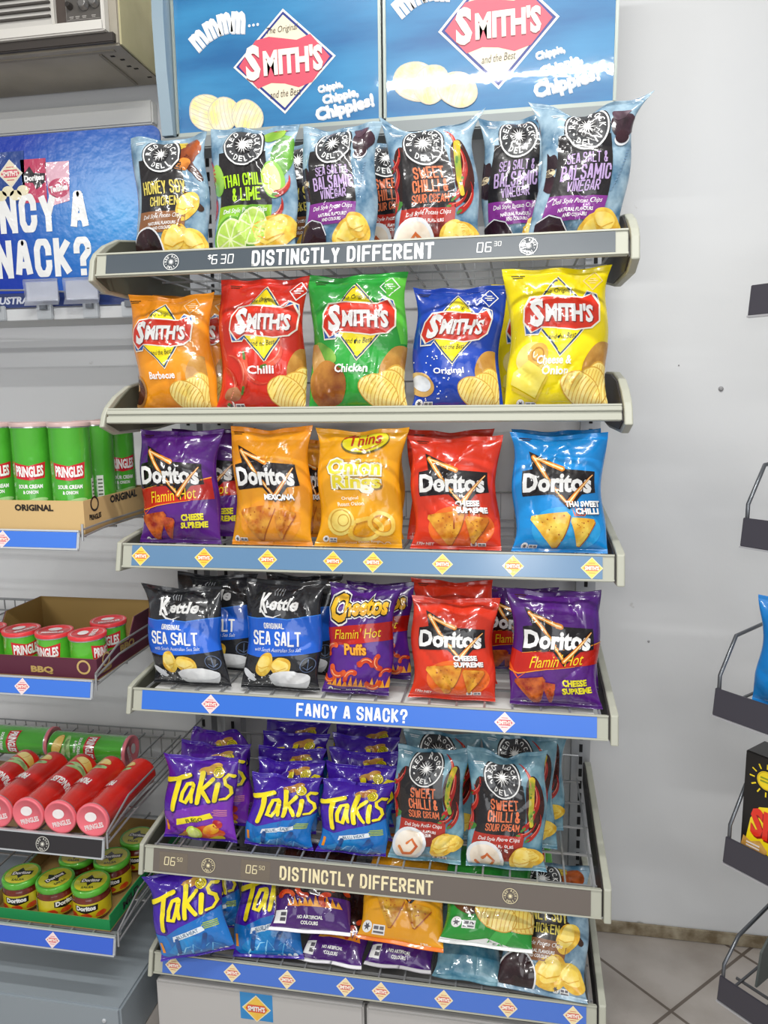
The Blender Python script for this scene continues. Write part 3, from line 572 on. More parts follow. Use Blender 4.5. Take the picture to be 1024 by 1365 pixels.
RB = 'n#456d8a#9cb6c6~30'; RB2 = 'n#38708a#82aab8~30'
KIND = {  # design, film, seal film, thickness
    'honey': (lambda: rock([('HONEY SOY', 56, 15), ('CHICKEN', 38, 10.5)], '#d0bf58', '#8a5a36', 'honey'), RB, RB, .06),
    'thai': (lambda: rock([('THAI CHILLI', 58, 14), ('& LIME', 34, 14)], '#a6d61e', '#86b820', 'thai'), RB, RB, .06),
    'balsamic': (lambda: rock([('SEA SALT &', 44, 10.5), ('BALSAMIC', 54, 15), ('VINEGAR', 36, 10.5)], '#b49ac8', '#7c2f86', 'balsamic'), RB, RB, .06),
    'sweet': (lambda: rock([('SWEET', 36, 12.5), ('CHILLI &', 42, 13), ('SOUR CREAM', 44, 9)], '#e0764c', '#a82a1e', 'sweet'), RB, RB, .06),
    'bbq': (lambda: crinkle('Barbecue', 'bbq'), 'n#e89a18#ee8a1e~5', 'f#e08a1a', .075),
    'chilli': (lambda: crinkle('Chilli', 'chilli'), 'n#d8301e#c82a18~5', 'f#d02c1c', .075),
    'chicken': (lambda: crinkle('Chicken', 'chicken'), 'n#2fa83c#249034~5', 'f#2aa03a', .075),
    'original': (lambda: crinkle('Original', 'original'), 'n#1746b8#103a9c~5', 'f#143ea8', .07),
    'cheese': (lambda: crinkle('Cheese &|Onion', 'cheese'), 'n#f4e010#f0d80e~5', 'f#f0da10', .08),
    'flamin': (lambda: corn('flamin'), 'n#5e2286#4a1a72~5', 'f#4a1a70', .07),
    'mexicana': (lambda: corn('mexicana'), 'n#eaa41c#e68c1a~5', 'f#e08818', .065),
    'supreme': (lambda: corn('supreme'), 'n#e03c20#d0301a~5', 'f#d0341c', .065),
    'sweetchilli': (lambda: corn('sweetchilli'), 'n#1a90da#1280cc~5', 'f#1684d0', .07),
    'thins': (rings, 'n#f0aa1c#eaa018~5', 'f#eaa21a', .07),
    'kettle': (kettle, 'f#26272b', 'f#202125', .07),
    'cheetos': (puffs, 'n#5a2390#461a78~6', 'f#3c1866', .06),
    'fuego': (lambda: rolls('fuego'), 'n#5a22a8#4a1a98~6', 'f#42189a', .055),
    'blue': (lambda: rolls('blue'), 'n#4a1fae#3a1898~6', 'f#3c1aa0', .055),
    'puffslow': (puffs_low, 'f#4a1c72', 'f#efeef2', .075),
    'cornlow': (corn_low, 'n#eeaa1c#e89a1a~5', 'f#e87a28', .08),
    'crinklelow': (crinkle_low, 'n#2f9e3a#248a32~5', 'f#eef0ee', .08),
    'plainrock': (lambda: Art(150.0), RB, RB, .06),
}
_A = {}
def artwork(k):
    if k not in _A: _A[k] = KIND[k][0]()
    return _A[k]

# ------------------------------------------------------------------ pillow bags
NU, NV = 40, 54
TH = np.linspace(-math.pi / 2, math.pi / 2, NU + 1); US = np.sin(TH); VB, VT = .035, .955
VS = VB + (VT - VB) * np.linspace(0, 1, NV + 1)
def bag_surface(Wd, H, D, seed, flare, sag, shear, bend, crease, backk=1.0):
    rn = np.random.RandomState(seed); cr = []
    for i in range(crease):
        top = rn.rand() < .6; u0 = rn.uniform(-.8, .8); v0 = rn.uniform(.72, .95) if top else rn.uniform(.05, .3)
        a = math.atan2((-1 if top else 1) * rn.uniform(.5, 1.2), (u0 * .9 + rn.uniform(-.5, .5))); cr.append((u0 * Wd / 2, v0 * H, math.cos(a), math.sin(a), rn.uniform(.02, .065), rn.uniform(.003, .0075), rn.choice([-1, 1], p=[.6, .4]) * rn.uniform(.0018, .0055)))
    for i in range(crease // 2):
        a = rn.uniform(0, math.pi); cr.append((rn.uniform(-.7, .7) * Wd / 2, rn.uniform(.2, .9) * H, math.cos(a), math.sin(a), rn.uniform(.015, .045), rn.uniform(.004, .009), -rn.uniform(.0015, .0045)))
    dn = [(rn.uniform(-.8, .8) * Wd / 2, rn.uniform(.1, .9) * H, rn.uniform(.015, .04), rn.uniform(-.005, .004)) for _ in range(7)]
    ph = rn.uniform(0, 6.28, 8); pk = rn.uniform(7, 13, 2); fl = flare * rn.uniform(.8, 1.2, 2)
    def f(u, v, side):
        t = np.clip((v - VB) / (VT - VB), 0, 1); e = np.abs(2 * t ** .9 - 1); g = np.clip(1 - e ** 2.6, 0, 1) ** .72
        ss = np.clip((v - .72) / .28, 0, 1); sb = np.clip((.2 - v) / .2, 0, 1)
        fx = 1 + np.where(u < 0, fl[0], fl[1]) * ss ** 2 + .06 * sb ** 2 - .02 * g
        z = v * H - sag * H * (1 - np.abs(u) ** 1.25) * ss ** 2 * (1 + .3 * np.sin(5 * u + ph[0]))
        x = u * Wd / 2 * fx + shear * z + .004 * np.sin(v * 9 + ph[1]) * (np.abs(u) > 0)
        yc = bend * H * ss ** 2 + .006 * ss * np.sin(3.2 * u + ph[2]) + .004 * ss * np.sin(8 * u + ph[3]) + .003 * sb * np.sin(5 * u + ph[4])
        c = np.sqrt(np.clip(1 - u * u, 0, 1)); hd = D / 2 * g * c ** 1.15
        w = np.zeros_like(u); X = u * Wd / 2; Z = v * H
        w += .0032 * np.sin(u * pk[0] + ph[5]) * np.exp(-((1 - t) / .14) ** 2) + .0026 * np.sin(u * pk[1] + ph[6]) * np.exp(-(t / .12) ** 2)
        for x0, z0, ca, sa, L, wd, A in cr:
            al = (X - x0) * ca + (Z - z0) * sa; d = -(X - x0) * sa + (Z - z0) * ca
            w += A * np.exp(-np.sqrt(d * d + 2e-6) / wd) * np.exp(-(al / L) ** 2)
        for x0, z0, r, A in dn: w += A * np.exp(-((X - x0) ** 2 + (Z - z0) ** 2) / r ** 2)
        y = yc - (1 if side > 0 else -backk) * hd - w * np.clip(g, 0, 1) ** .4 * c ** .7 * (1 if side > 0 else -.4)
        return np.stack([x, y, z], -1)
    return f
def normals_of(f, u, v, side):
    h = 2e-3; uu = np.clip(u, -.995, .995)
    du = f(uu + h, v, side) - f(uu - h, v, side); dv = f(uu, v + h, side) - f(uu, v - h, side)
    n = np.cross(du, dv) * side; n /= np.linalg.norm(n, axis=1)[:, None] + 1e-12
    return n
def bag(kind, name, loc, Wd, H, lean, label, group, seed, roll=0, yaw=0, shear=0, flare=.06, sag=.03, bend=0, crease=16, dx=0, dy=0, thick=1.0, film=None, backk=1.0):
    dsg, fm, sm, D = KIND[kind]; fm = film or fm; sm = film or sm
    ar = artwork(kind); ht = ar.ht; D *= thick
    f = bag_surface(Wd, H, D, seed, flare, sag, shear, bend, crease, backk)
    root = empty(name, loc, (-math.radians(lean), math.radians(roll), math.radians(yaw)), label, 'chip bag', group)
    U, V = np.meshgrid(US, VS); u, v = U.ravel(), V.ravel(); n1 = NU + 1
    Pf = f(u, v, 1); Pb = f(u, v, -1); Nf = normals_of(f, u, v, 1); Nb = normals_of(f, u, v, -1)
    ed = np.abs(u) > .9999; s = np.sign(u)[:, None] * np.array([[1.0, 0, 0]]); Nf[ed] = s[ed]; Nb[ed] = s[ed]
    nb = len(u); F = []
    bi = lambda j, i: (j * n1 + i) if i in (0, NU) else nb + j * n1 + i
    for j in range(NV):
        for i in range(NU):
            F.append([j * n1 + i, j * n1 + i + 1, (j + 1) * n1 + i + 1, (j + 1) * n1 + i]); F.append([bi(j, i + 1), bi(j, i), bi(j + 1, i), bi(j + 1, i + 1)])
    P = np.concatenate([Pf, Pb]); N = np.concatenate([Nf, Nb]); K = [fm] * len(F)
    later = []; xs = tuple(US[1:-1] * 50 - 0); ys = tuple(VS * ht)
    for part, (vv, ff, kk) in ar.compiled(xs, ys, (-49.9, 49.9, VB * ht, VT * ht)).items():
        pu = np.clip(vv[:, 0] / 50, -1, 1); pv = vv[:, 1] / ht
        if dx or dy: pu = np.clip(pu + dx / 50, -.999, .999); pv = np.clip(pv + dy / ht, VB, VT)
        nn = normals_of(f, pu, pv, 1); pp = f(pu, pv, 1) + nn * (vv[:, 2:3] * .00042 + .0003)
        if part == 'pouch':
            F += [[i + len(P) for i in q] for q in ff]; K += kk; P = np.concatenate([P, pp]); N = np.concatenate([N, nn])
        else: later.append((part.split('@')[0], pp, ff, kk, nn))
    me_keep = np.zeros(len(P), bool); me_keep[[i for q in F for i in q]] = True; rm = np.cumsum(me_keep) - 1
    pouch = art_mesh('pouch', P[me_keep], [[int(rm[i]) for i in q] for q in F], K, root, N[me_keep])
    for part, pp, ff, kk, nn in later: art_mesh(part, pp, ff, kk, pouch, nn)
    for nm, a, b in (('top_seal', VT, 1.0), ('bottom_seal', 0.0, VB)):
        vs = np.linspace(a, b, 5); U, V = np.meshgrid(np.linspace(-1, 1, NU + 1), vs); u, v = U.ravel(), V.ravel(); p = f(u, v, 1)
        p[:, 1] += .0005 * np.tile((np.arange(5) % 2)[:, None], (1, n1)).ravel()
        q = p.copy(); q[:, 1] += .0012; m = len(u); FF = []
        for j in range(4):
            for i in range(NU): c = [j * n1 + i, j * n1 + i + 1, (j + 1) * n1 + i + 1, (j + 1) * n1 + i]; FF += [c, [k + m for k in c][::-1]]
        for i in range(NU):
            for j in (0, 4): FF.append([j * n1 + i, j * n1 + i + 1, m + j * n1 + i + 1, m + j * n1 + i])
        art_mesh(nm, np.concatenate([p, q]), FF, [sm] * len(FF), root)
    return root
# ------------------------------------------------------------------ room shell
def struct(o): o['kind'] = 'structure'; return o
WY = .55
def wall_mat():
    m = bpy.data.materials.new('painted_plaster'); m.use_nodes = True; nt = m.node_tree; L = nt.links.new; b = nt.nodes['Principled BSDF']
    tc = nt.nodes.new('ShaderNodeTexCoord'); n1 = nt.nodes.new('ShaderNodeTexNoise'); n1.inputs['Scale'].default_value = 2.2; n1.inputs['Detail'].default_value = 6
    n2 = nt.nodes.new('ShaderNodeTexNoise'); n2.inputs['Scale'].default_value = 90
    r = nt.nodes.new('ShaderNodeValToRGB'); r.color_ramp.elements[0].color = rgb('#d3d5d8'); r.color_ramp.elements[1].color = rgb('#dfe0e0')
    L(tc.outputs['Object'], n1.inputs['Vector']); L(tc.outputs['Object'], n2.inputs['Vector']); L(n1.outputs['Fac'], r.inputs[0])
    # scuffs and dirt low on the wall, each with a ragged outline of its own
    n3 = nt.nodes.new('ShaderNodeTexNoise'); n3.inputs['Scale'].default_value = 14; n3.inputs['Detail'].default_value = 8; L(tc.outputs['Object'], n3.inputs['Vector'])
    sp = nt.nodes.new('ShaderNodeSeparateXYZ'); L(tc.outputs['Object'], sp.inputs[0])
    mr = nt.nodes.new('ShaderNodeMapRange'); mr.inputs[1].default_value = .0; mr.inputs[2].default_value = .07; mr.inputs[3].default_value = .34; mr.inputs[4].default_value = 0; L(sp.outputs['Z'], mr.inputs[0])
    ad = nt.nodes.new('ShaderNodeMath'); L(n3.outputs['Fac'], ad.inputs[0]); L(mr.outputs[0], ad.inputs[1])
    r2 = nt.nodes.new('ShaderNodeValToRGB'); r2.color_ramp.elements[0].position = .74; r2.color_ramp.elements[1].position = .82; L(ad.outputs[0], r2.inputs[0])
    mx = nt.nodes.new('ShaderNodeMixRGB'); L(r2.outputs[0], mx.inputs[0]); L(r.outputs[0], mx.inputs[1]); mx.inputs[2].default_value = rgb('#8f8a80')
    L(mx.outputs[0], b.inputs['Base Color']); b.inputs['Roughness'].default_value = .42
    bp = nt.nodes.new('ShaderNodeBump'); bp.inputs['Strength'].default_value = .08; bp.inputs['Distance'].default_value = .003; L(n2.outputs['Fac'], bp.inputs['Height']); L(bp.outputs[0], b.inputs['Normal'])
    _M['wall'] = m
def floor_mat():
    m = bpy.data.materials.new('floor_tiles'); m.use_nodes = True; nt = m.node_tree; L = nt.links.new; b = nt.nodes['Principled BSDF']
    tc = nt.nodes.new('ShaderNodeTexCoord'); mp = nt.nodes.new('ShaderNodeMapping'); mp.inputs['Location'].default_value = (-.856, -.078, 0); mp.inputs['Rotation'].default_value = (0, 0, math.radians(45))
    mp.vector_type = 'POINT'
    br = nt.nodes.new('ShaderNodeTexBrick'); br.offset = 0; br.inputs['Scale'].default_value = 1; br.inputs['Mortar Size'].default_value = .004; br.inputs['Brick Width'].default_value = .3; br.inputs['Row Height'].default_value = .3
    br.inputs['Color1'].default_value = rgb('#b5aea8'); br.inputs['Color2'].default_value = rgb('#aca59f'); br.inputs['Mortar'].default_value = rgb('#6a6058')
    nz = nt.nodes.new('ShaderNodeTexNoise'); nz.inputs['Scale'].default_value = 7; nz.inputs['Detail'].default_value = 6; L(tc.outputs['Object'], nz.inputs['Vector'])
    mx = nt.nodes.new('ShaderNodeMixRGB'); mx.blend_type = 'MULTIPLY'; mx.inputs[0].default_value = .45; r = nt.nodes.new('ShaderNodeValToRGB'); r.color_ramp.elements[0].color = rgb('#b8aea2'); r.color_ramp.elements[0].position = .3; r.color_ramp.elements[1].position = .6
    L(nz.outputs['Fac'], r.inputs[0]); L(tc.outputs['Object'], mp.inputs[0]); L(mp.outputs[0], br.inputs[0]); L(br.outputs[0], mx.inputs[1]); L(r.outputs[0], mx.inputs[2]); L(mx.outputs[0], b.inputs['Base Color']); b.inputs['Roughness'].default_value = .35
    _M['floor'] = m
wall_mat(); floor_mat()
b = MB(); b.box((-3, WY, 0), (3.2, WY + .12, 3.0), 'wall'); struct(b.build('wall_back'))
b = MB(); b.box((-3, -4.2, -.1), (3.2, WY + .12, 0), 'floor'); struct(b.build('floor'))
b = MB(); b.box((-3, -4.2, 3.0), (3.2, WY + .12, 3.1), 'm#e6e6e4~.8'); struct(b.build('ceiling'))
b = MB(); b.box((.48, WY - .012, 0), (3.2, WY, .032), 'w#6f6048#a59a84~24~.7', bev=.003); struct(b.build('baseboard_back'))
b = MB(); b.box((-3, WY - .03, 2.075), (-.60, WY, 2.13), 'm#dcdcd8~.6', bev=.004); struct(b.build('trim_1'))
for (x, z, r) in ((.755, 1.415, .006), (.66, 1.47, .002), (.62, .80, .003)):
    b = MB(); b.lathe([(r, 0), (r * .9, r * .5), (r * .4, r * .8)], 'm#9a9a9c~.6', 12)
    o = b.build('wall_plug'); o.location = (x, WY, z); o.rotation_euler = (math.radians(90), 0, 0)
    tag(o, {.006: 'grey screw plug in the bare white wall between the two racks', .002: 'tiny grey nail head in the white wall left of the screw plug', .003: 'small grey nail head low on the white wall beside the fifth shelf'}[r], 'wall plug', 'plugs in the white wall')

# ------------------------------------------------------------------ chip stand: uprights, base, shelves
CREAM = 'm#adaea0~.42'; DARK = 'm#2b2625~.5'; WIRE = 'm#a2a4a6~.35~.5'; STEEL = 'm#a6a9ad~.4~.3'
def upright(x, label, top):
    b = MB(); b.box((x - .022, .462, 0), (x + .022, .50, top), STEEL); o = b.build('slotted_upright'); tag(o, label, 'upright post', 'slotted shelf posts')
    b = MB(); z = .06
    while z < top - .03: b.box((x - .004, .4605, z), (x + .004, .4615 + .001, z + .02), 'm#141416~.8'); z += .032
    b.build('slot_row', o)
upright(.457, 'grey slotted steel post behind the right end of the chip stand', 2.0)
upright(-.44, 'grey slotted steel post behind the left end of the chip stand', 2.0)
upright(-.522, 'grey slotted steel post at the right end of the canned snack bay', 1.66)

r = empty('base_cabinet', (0, 0, 0), label='grey metal base under the lowest shelf of the chip stand', cat='base')
b = MB(); b.box((-.455, .04, 0), (.46, .46, .155), 'm#8a8886~.5', bev=.004); b.build('body', r)
for x0, x1 in ((-.462, -.003), (.003, .462)): b = MB(); b.box((x0, .02, .01), (x1, .04, .165), 'm#b9b7b5~.42', bev=.004); b.build('front_panel', r)
D = Art(); D.rect('sticker', 0, 'f#1c86c8', -3.6, -6, 3.6, .4); diamond(D, 'sticker', 1, 'f#f4e6c0', 0, -3.2, 3.2, 3.2); diamond(D, 'sticker', 2, 'n#f0b43a#f4d24a~20', 0, -3.2, 2.9, 2.9)
D.poly('sticker', 3, 'f#d8562c', [(-2.4, -3.2), (-1.8, -2.3), (1.8, -2.3), (2.4, -3.2), (1.8, -4.1), (-1.8, -4.1)]); D.text('sticker', 4, WH, "SMITH'S", 0, -3.2, 3.8, 1.2, 0, .04)
print_on(D, flat((-.235, .0198, .160), (1, 0, 0), (0, 0, 1), .01, .0003), r)['sticker']['label'] = 'blue square sticker with diamond logo'

TILT = math.radians(-13); RUP = np.array([0, -math.sin(TILT), math.cos(TILT)])
def wing(side, yb, kind, h):
    """side panel profile in (y, z) measured from the front rail top"""
    if kind == 'arc': P = [(-.014, -h - .006), (.03, -h - .022), (.2, -h - .02), (.40, -.03), (.40, .045), (.28, .06), (.17, .056), (.09, .042), (.04, .022), (.008, .002), (-.004, -.012)]
    else: P = [(-.014, -h - .006), (.05, -h - .012), (.25, -h), (.43, -.01), (.43, .038), (.40, .042), (.03, .006), (.0, .0)]
    return P
def seg7(D, part, l, m, t, x, y, w, h, sl=.08):
    on = {'0': 'abcdef', '1': 'bc', '2': 'abged', '3': 'abgcd', '5': 'afgcd', '6': 'afgedc'}
    for ch in t:
        if ch == '.': D.ell(part, l, m, x - w * .15, y - h / 2 + .05, .09, .09, n=8); x += w * .25; continue
        if ch == '$': D.text(part, l, m, '$', x, y + h * .25, w * .7, h * .55, 0, .0); x += w * .9; continue
        hw, hh = w / 2, h / 2; S = {'a': ((-hw, hh), (hw, hh)), 'b': ((hw, hh), (hw, 0)), 'c': ((hw, 0), (hw, -hh)), 'd': ((-hw, -hh), (hw, -hh)), 'e': ((-hw, 0), (-hw, -hh)), 'f': ((-hw, hh), (-hw, 0)), 'g': ((-hw, 0), (hw, 0))}
        for k in on[ch]: D.stroke(part, l, m, [(x + a * .86 + b_ * sl, y + b_ * .9) for a, b_ in S[k]], h * .1)
        x += w * 1.35
def shelf(z0, yf, h, ins, art, kind, label, x0=-.46, x1=.46, wings=True, fence=.05, yb=.45, endw=.02, liner=False, name='display_shelf', group='shelves of the chip stand', frame=CREAM, sidewire=False):
    r = empty(name, ((x0 + x1) / 2, yf, z0), label=label, cat='shelf', group=group); cx = (x0 + x1) / 2; a0, a1 = x0 - cx, x1 - cx; d = yb - yf
    b = MB(); n = int((a1 - a0) / .052)
    for i in range(n + 1): x = a0 + .012 + (a1 - a0 - .024) * i / n; b.box((x - .0018, .012, -.0145), (x + .0018, d, -.0110), WIRE)
    for i in range(5): y = .03 + (d - .04) * i / 4; b.box((a0 + .005, y - .002, -.0185), (a1 - .005, y + .002, -.0146), WIRE)
    b.build('wire_deck', r)
    if liner: b = MB(); b.box((a0 + .02, .02, -.022), (a1 - .02, d - .02, -.019), 'm#d4d4d2~.6'); b.build('liner', r)
    R = Matrix.Rotation(TILT, 3, 'X'); b = MB()
    b.box((a0, 0, -h), (a1, .007, 0), frame, R, (0, 0, 0), .0015)
    for zz in (-.0015, -h + .003): b.box((a0, -.0022, zz - .0015), (a1, 0, zz + .0015), frame, R, (0, 0, 0))
    if ins is None: b.box((a0, -.004, -.012), (a1, 0, -.004), frame, R, (0, 0, 0), .001); b.box((a0, -.004, -h), (a1, 0, -h + .012), frame, R, (0, 0, 0), .001)
    rail = b.build('ticket_rail', r)
    if ins:
        b = MB(); b.box((a0 + endw, -.0018, -h + .005), (a1 - endw, -.0002, -.004), ins, R, (0, 0, 0)); b.build('ticket_insert', rail)
    if art: print_on(art, flat(np.array([-cx, 0, 0]) + RUP * (-h / 2) - np.array([0, .0021, 0]), (1, 0, 0), RUP, .01, .0002), rail)
    if wings:
        for s, xx in ((-1, a0), (1, a1)):
            P = wing(s, yb, kind, h); t = .014 if s > 0 else .010
            b = MB(); b.prism(P, 0, xx + s * .004, xx + s * (.004 + t), CREAM); o = b.build('end_panel', r)
            bv = o.modifiers.new('soft', 'BEVEL'); bv.width = .0025; bv.segments = 2
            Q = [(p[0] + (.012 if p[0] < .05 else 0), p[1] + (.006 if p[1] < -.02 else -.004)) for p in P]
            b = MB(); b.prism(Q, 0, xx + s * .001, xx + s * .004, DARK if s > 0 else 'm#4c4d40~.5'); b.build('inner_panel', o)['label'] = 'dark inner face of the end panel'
    if fence:
        b = MB(); b.tube([(a0 + .01, d - .006, fence), (a1 - .01, d - .006, fence)], .0022, WIRE, 5)
        nn = int((a1 - a0) / .032)
        for i in range(nn + 1): x = a0 + .012 + (a1 - a0 - .024) * i / nn; b.tube([(x, d - .006, -.012), (x, d - .006, fence)], .0013, WIRE, 4)
        b.build('back_fence', r)
    if sidewire:
        b = MB()
        for zz in ((-.004, .022, .045) if z0 < 1 else (-.006, .004)): b.tube([(a1 + .007, .0, zz - .006 if zz < 0 else zz * .3), (a1 + .007, .09, zz), (a1 + .007, d - .01, zz)], .0022, WIRE, 5)
        b.tube([(a1 + .007, -.002, -.02), (a1 + .007, .0, .012)], .0025, WIRE, 5)
        b.build('side_wire', r)
    return r
def rock_mark(D, x, y, r, fg, bg): rock_badge(D, x, y, r, 'round_logo', 1, bg, 'f' + fg, bg, ring=False)
def dd_art(fg, text_x0, text_x1, marks, lcd, bg, lcdbg=None):
    D = Art(); D.block('slogan', 1, 'f' + fg, 'DISTINCTLY DIFFERENT', (text_x0 + text_x1) / 2, 0, text_x1 - text_x0, 2.75, 0, .31, 0, .2)
    for x in marks: rock_mark(D, x, 0, 1.45, fg, bg)
    for t, x, sm in lcd:
        if lcdbg: D.rect('price_ticket', 0, lcdbg, x - 1.6, -2.0, x + 4.6, 1.9)
        seg7(D, 'price', 2, 'f' + fg, t, x, .1, 1.0, 1.7); 
        if sm: seg7(D, 'price', 2, 'f' + fg, sm, x + 2.5, .6, .5, .8)
    return D
s1 = dd_art('#f3f4f2', -16.6, 15.0, (-31.5, 30.4), (('$6.30', -24.3, None), ('06', 22.6, '30')), 'f#3c444b')
D3 = Art(); [mini_diamond(D3, x, 0, 1.9, 'n#f2c63a#f6dc5a~30', edge='f#f3dca0', red='f#e07a32') for x in (-42.1, -29.2, -16.6, -4.0, 3.5, 16.2, 28.7, 42.2)]
D4 = Art(); [mini_diamond(D4, x, 0, 1.9, 'f#f0d9d9', edge='f#f4e4e4', red='f#d8606a') for x in (-29.5, 27.6)]; D4.block('slogan', 1, WH, 'FANCY A SNACK?', -1.2, 0, 21.6, 2.6, 0, .31, 0, .2)
s5 = dd_art('#ecdfb4', -16.7, 14.3, (-31.9, 29.1), (('06', -41.0, '50'), ('06', -23.3, '50')), 'f#5d554f', 'f#6e6458')
D6 = Art(); [mini_diamond(D6, x, 0, 1.9, 'f#ecd9a8', edge='f#ecdfc4', red='f#d0685a') for x in (-41.5, -28.3, -16.3, -3.9, 3.5, 16.3, 29.0, 41.5)]
SZ = [1.667, 1.391, 1.132, .836, .489, .234]; SY = [-.022, -.019, .003, .006, .011, .021]
shelf(SZ[0], SY[0], .043, 'm#434c54~.3', s1, 'arc', 'topmost chip shelf with slate grey slogan strip and price tickets')
shelf(SZ[1], SY[1], .028, None, None, 'arc', 'second chip shelf down, with a plain cream front rail and no strip')
shelf(SZ[2], SY[2], .048, 'm#5f83a6~.25', D3, 'str', 'third chip shelf down, grey blue strip dotted with yellow diamond stickers')
shelf(SZ[3], SY[3], .046, 'm#3a72d4~.25', D4, 'str', 'fourth chip shelf down, blue strip asking a question in white letters', liner=True)
shelf(SZ[4], SY[4], .055, 'm#6a625c~.3', s5, 'str', 'fifth chip shelf down, brown grey slogan strip with cream letters')
shelf(SZ[5], SY[5], .046, 'm#4a72c8~.25', D6, 'str', 'lowest chip shelf, blue strip with eight pale diamond stickers', yb=.44)

# ------------------------------------------------------------------ header signs above the stand
def header(x0, x1, z0, label, dia, mm, ch, chips, lean=0):
    r = empty('header_sign', ((x0 + x1) / 2, .28, z0), label=label, cat='sign', group='blue header signs'); cx = (x0 + x1) / 2; w = x1 - x0; hgt = .40
    b = MB(); b.box((-w / 2, .012, 0), (w / 2, .05, hgt), 'm#8a9298~.4', bev=.003); b.build('light_box', r)
    b = MB(); t = .006
    for lo, hi in (((-w / 2, -.004, -.004), (w / 2, .012, .008)), ((-w / 2, -.004, hgt - .008), (w / 2, .012, hgt)), ((-w / 2, -.004, 0), (-w / 2 + t, .012, hgt)), ((w / 2 - t, -.004, 0), (w / 2, .012, hgt))): b.box(lo, hi, 'm#9aa29c~.35~.3', bev=.0015)
    b.build('frame', r)
    m = bpy.data.materials.get('sea_blue_print')
    if not m:
        M('h#1f649c#3a90c2~6'); m = _M['h#1f649c#3a90c2~6']; m.name = 'sea_blue_print'; nt = m.node_tree
        for n in nt.nodes:
            if n.type == 'BUMP': n.inputs['Strength'].default_value = .03
            if n.type == 'TEX_NOISE' and n.inputs['Scale'].default_value == 6:
                mp = nt.nodes.new('ShaderNodeMapping'); mp.inputs['Scale'].default_value = (.35, 1, 1.6); tcn = [q for q in nt.nodes if q.type == 'TEX_COORD'][0]
                nt.links.new(tcn.outputs['Object'], mp.inputs[0]); nt.links.new(mp.outputs[0], n.inputs['Vector'])
    b = MB(); b.box((-w / 2 + t, 0, .006), (w / 2 - t, .0118, hgt - .006), 'h#1f649c#3a90c2~6'); face = b.build('printed_face', r)
    D = Art(); L = 'brand_logo'
    (lx, lz), (rx, rz), (bx, bz), = dia; px = (lx + rx) / 2 - .0; tz = (lz + rz) / 2 * 2 - bz
    C = lambda p: ((p[0] - cx) * 100, (p[1] - z0) * 100)
    tx = lx + rx - bx; pts = [C((lx, lz)), C((bx, bz)), C((rx, rz)), C((tx, tz))]; mx = sum(p[0] for p in pts) / 4; my = sum(p[1] for p in pts) / 4
    sc = lambda k: [(mx + (x - mx) * k, my + (y - my) * k) for x, y in pts]
    D.poly(L, 1, 'f#e9e6df', sc(1.0)); D.poly(L, 2, 'f#2a3a8a', sc(.945)); D.poly(L, 3, 'f#f0e4c8', sc(.885))
    ang = math.degrees(math.atan2(pts[2][1] - pts[0][1], pts[2][0] - pts[0][0])); q = sc(.885); hw = (q[2][0] - q[0][0]) / 2
    ca, sa = math.cos(math.radians(ang)), math.sin(math.radians(ang)); RT = lambda x, y: (mx + x * ca - y * sa, my + x * sa + y * ca)
    up = [(-hw * .60, 4.6), (-hw * .3, 5.0), (0, 4.4), (hw * .3, 3.8), (hw * .60, 4.6)]; dn = [(hw * .60, -4.4), (hw * .3, -5.2), (0, -4.2), (-hw * .3, -3.8), (-hw * .60, -4.6)]
    D.poly(L, 4, 'f#d8566a', [RT(*p) for p in [(-hw, 0)] + up + [(hw, 0)] + dn])
    for o_, m_, l_ in ((-.25, 'f#8a2a3a', 5), (0, 'f#f6efe0', 6)):
        D.text(L, l_, m_, "MITH'S", *RT(1.9, .1 + o_), 12.6, 5.0, ang, .05); D.text(L, l_, m_, 'S', *RT(-6.6, .4 + o_), 3.2, 6.8, ang, .05)
    D.text(L, 5, 'f#4a4038', 'The Original', *RT(.0, 6.0), 6.6, 1.6, ang + 2, .0, .3); D.text(L, 5, 'f#4a4038', 'and the Best', *RT(.0, -6.0), 6.6, 1.4, ang + 2, .0, .3)
    (ax, az), (bx2, bz2) = C(mm[0]), C(mm[1])
    a_ = math.degrees(math.atan2(bz2 - az, bx2 - ax))
    for i, (t, w_, h_) in enumerate((('m', 3.2, 3.6), ('m', 3.0, 3.8), ('m', 3.0, 4.0), ('m', 3.0, 4.2))):
        k = i / 3; x = ax + (bx2 - ax) * k; y = az + (bz2 - az) * k + 1.1 * math.sin(math.pi * k); rot_ = a_ + 22 * (1 - 2 * k)
        D.text('slogan', 2, 'f#c8ccd4', t, x + .15, y - .2, w_, h_, rot_, .07); D.text('slogan', 3, WH, t, x, y, w_, h_, rot_, .06)
    for i in range(3): D.ell('slogan', 3, WH, bx2 + 2.4 + i * .9, bz2 - .9 + i * .05, .28, .28, n=10)
    for (p, q2, h_), t in zip(ch, ('Chippie,', 'Chippie,', 'Chippies!')):
        p, q2 = C(p), C(q2); wd = math.hypot(q2[0] - p[0], q2[1] - p[1]); an = math.degrees(math.atan2(q2[1] - p[1], q2[0] - p[0])); mx_, my_ = (p[0] + q2[0]) / 2, (p[1] + q2[1]) / 2
        D.text('slogan', 2, 'f#b8c4d0', t, mx_ + .12, my_ - .2, wd, h_, an, .06); D.text('slogan', 3, WH, t, mx_, my_, wd, h_, an, .05)
    for i, (p, rx_, ry_, ro) in enumerate(chips):
        p = C(p); ripple(D, p[0], p[1], rx_, ry_, ro, 'chip_picture', 2 + 3 * i, '#ece4d4', '#cfc5b0', 8)
    D.it = [(p_, l_, {'f': 'g', 'n': 'h'}[m_[0]] + m_[1:], v_, f_) for p_, l_, m_, v_, f_ in D.it]
    print_on(D, flat((0, -.0004, 0), (1, 0, 0), (0, 0, 1), .01, .00025), face)
    return r
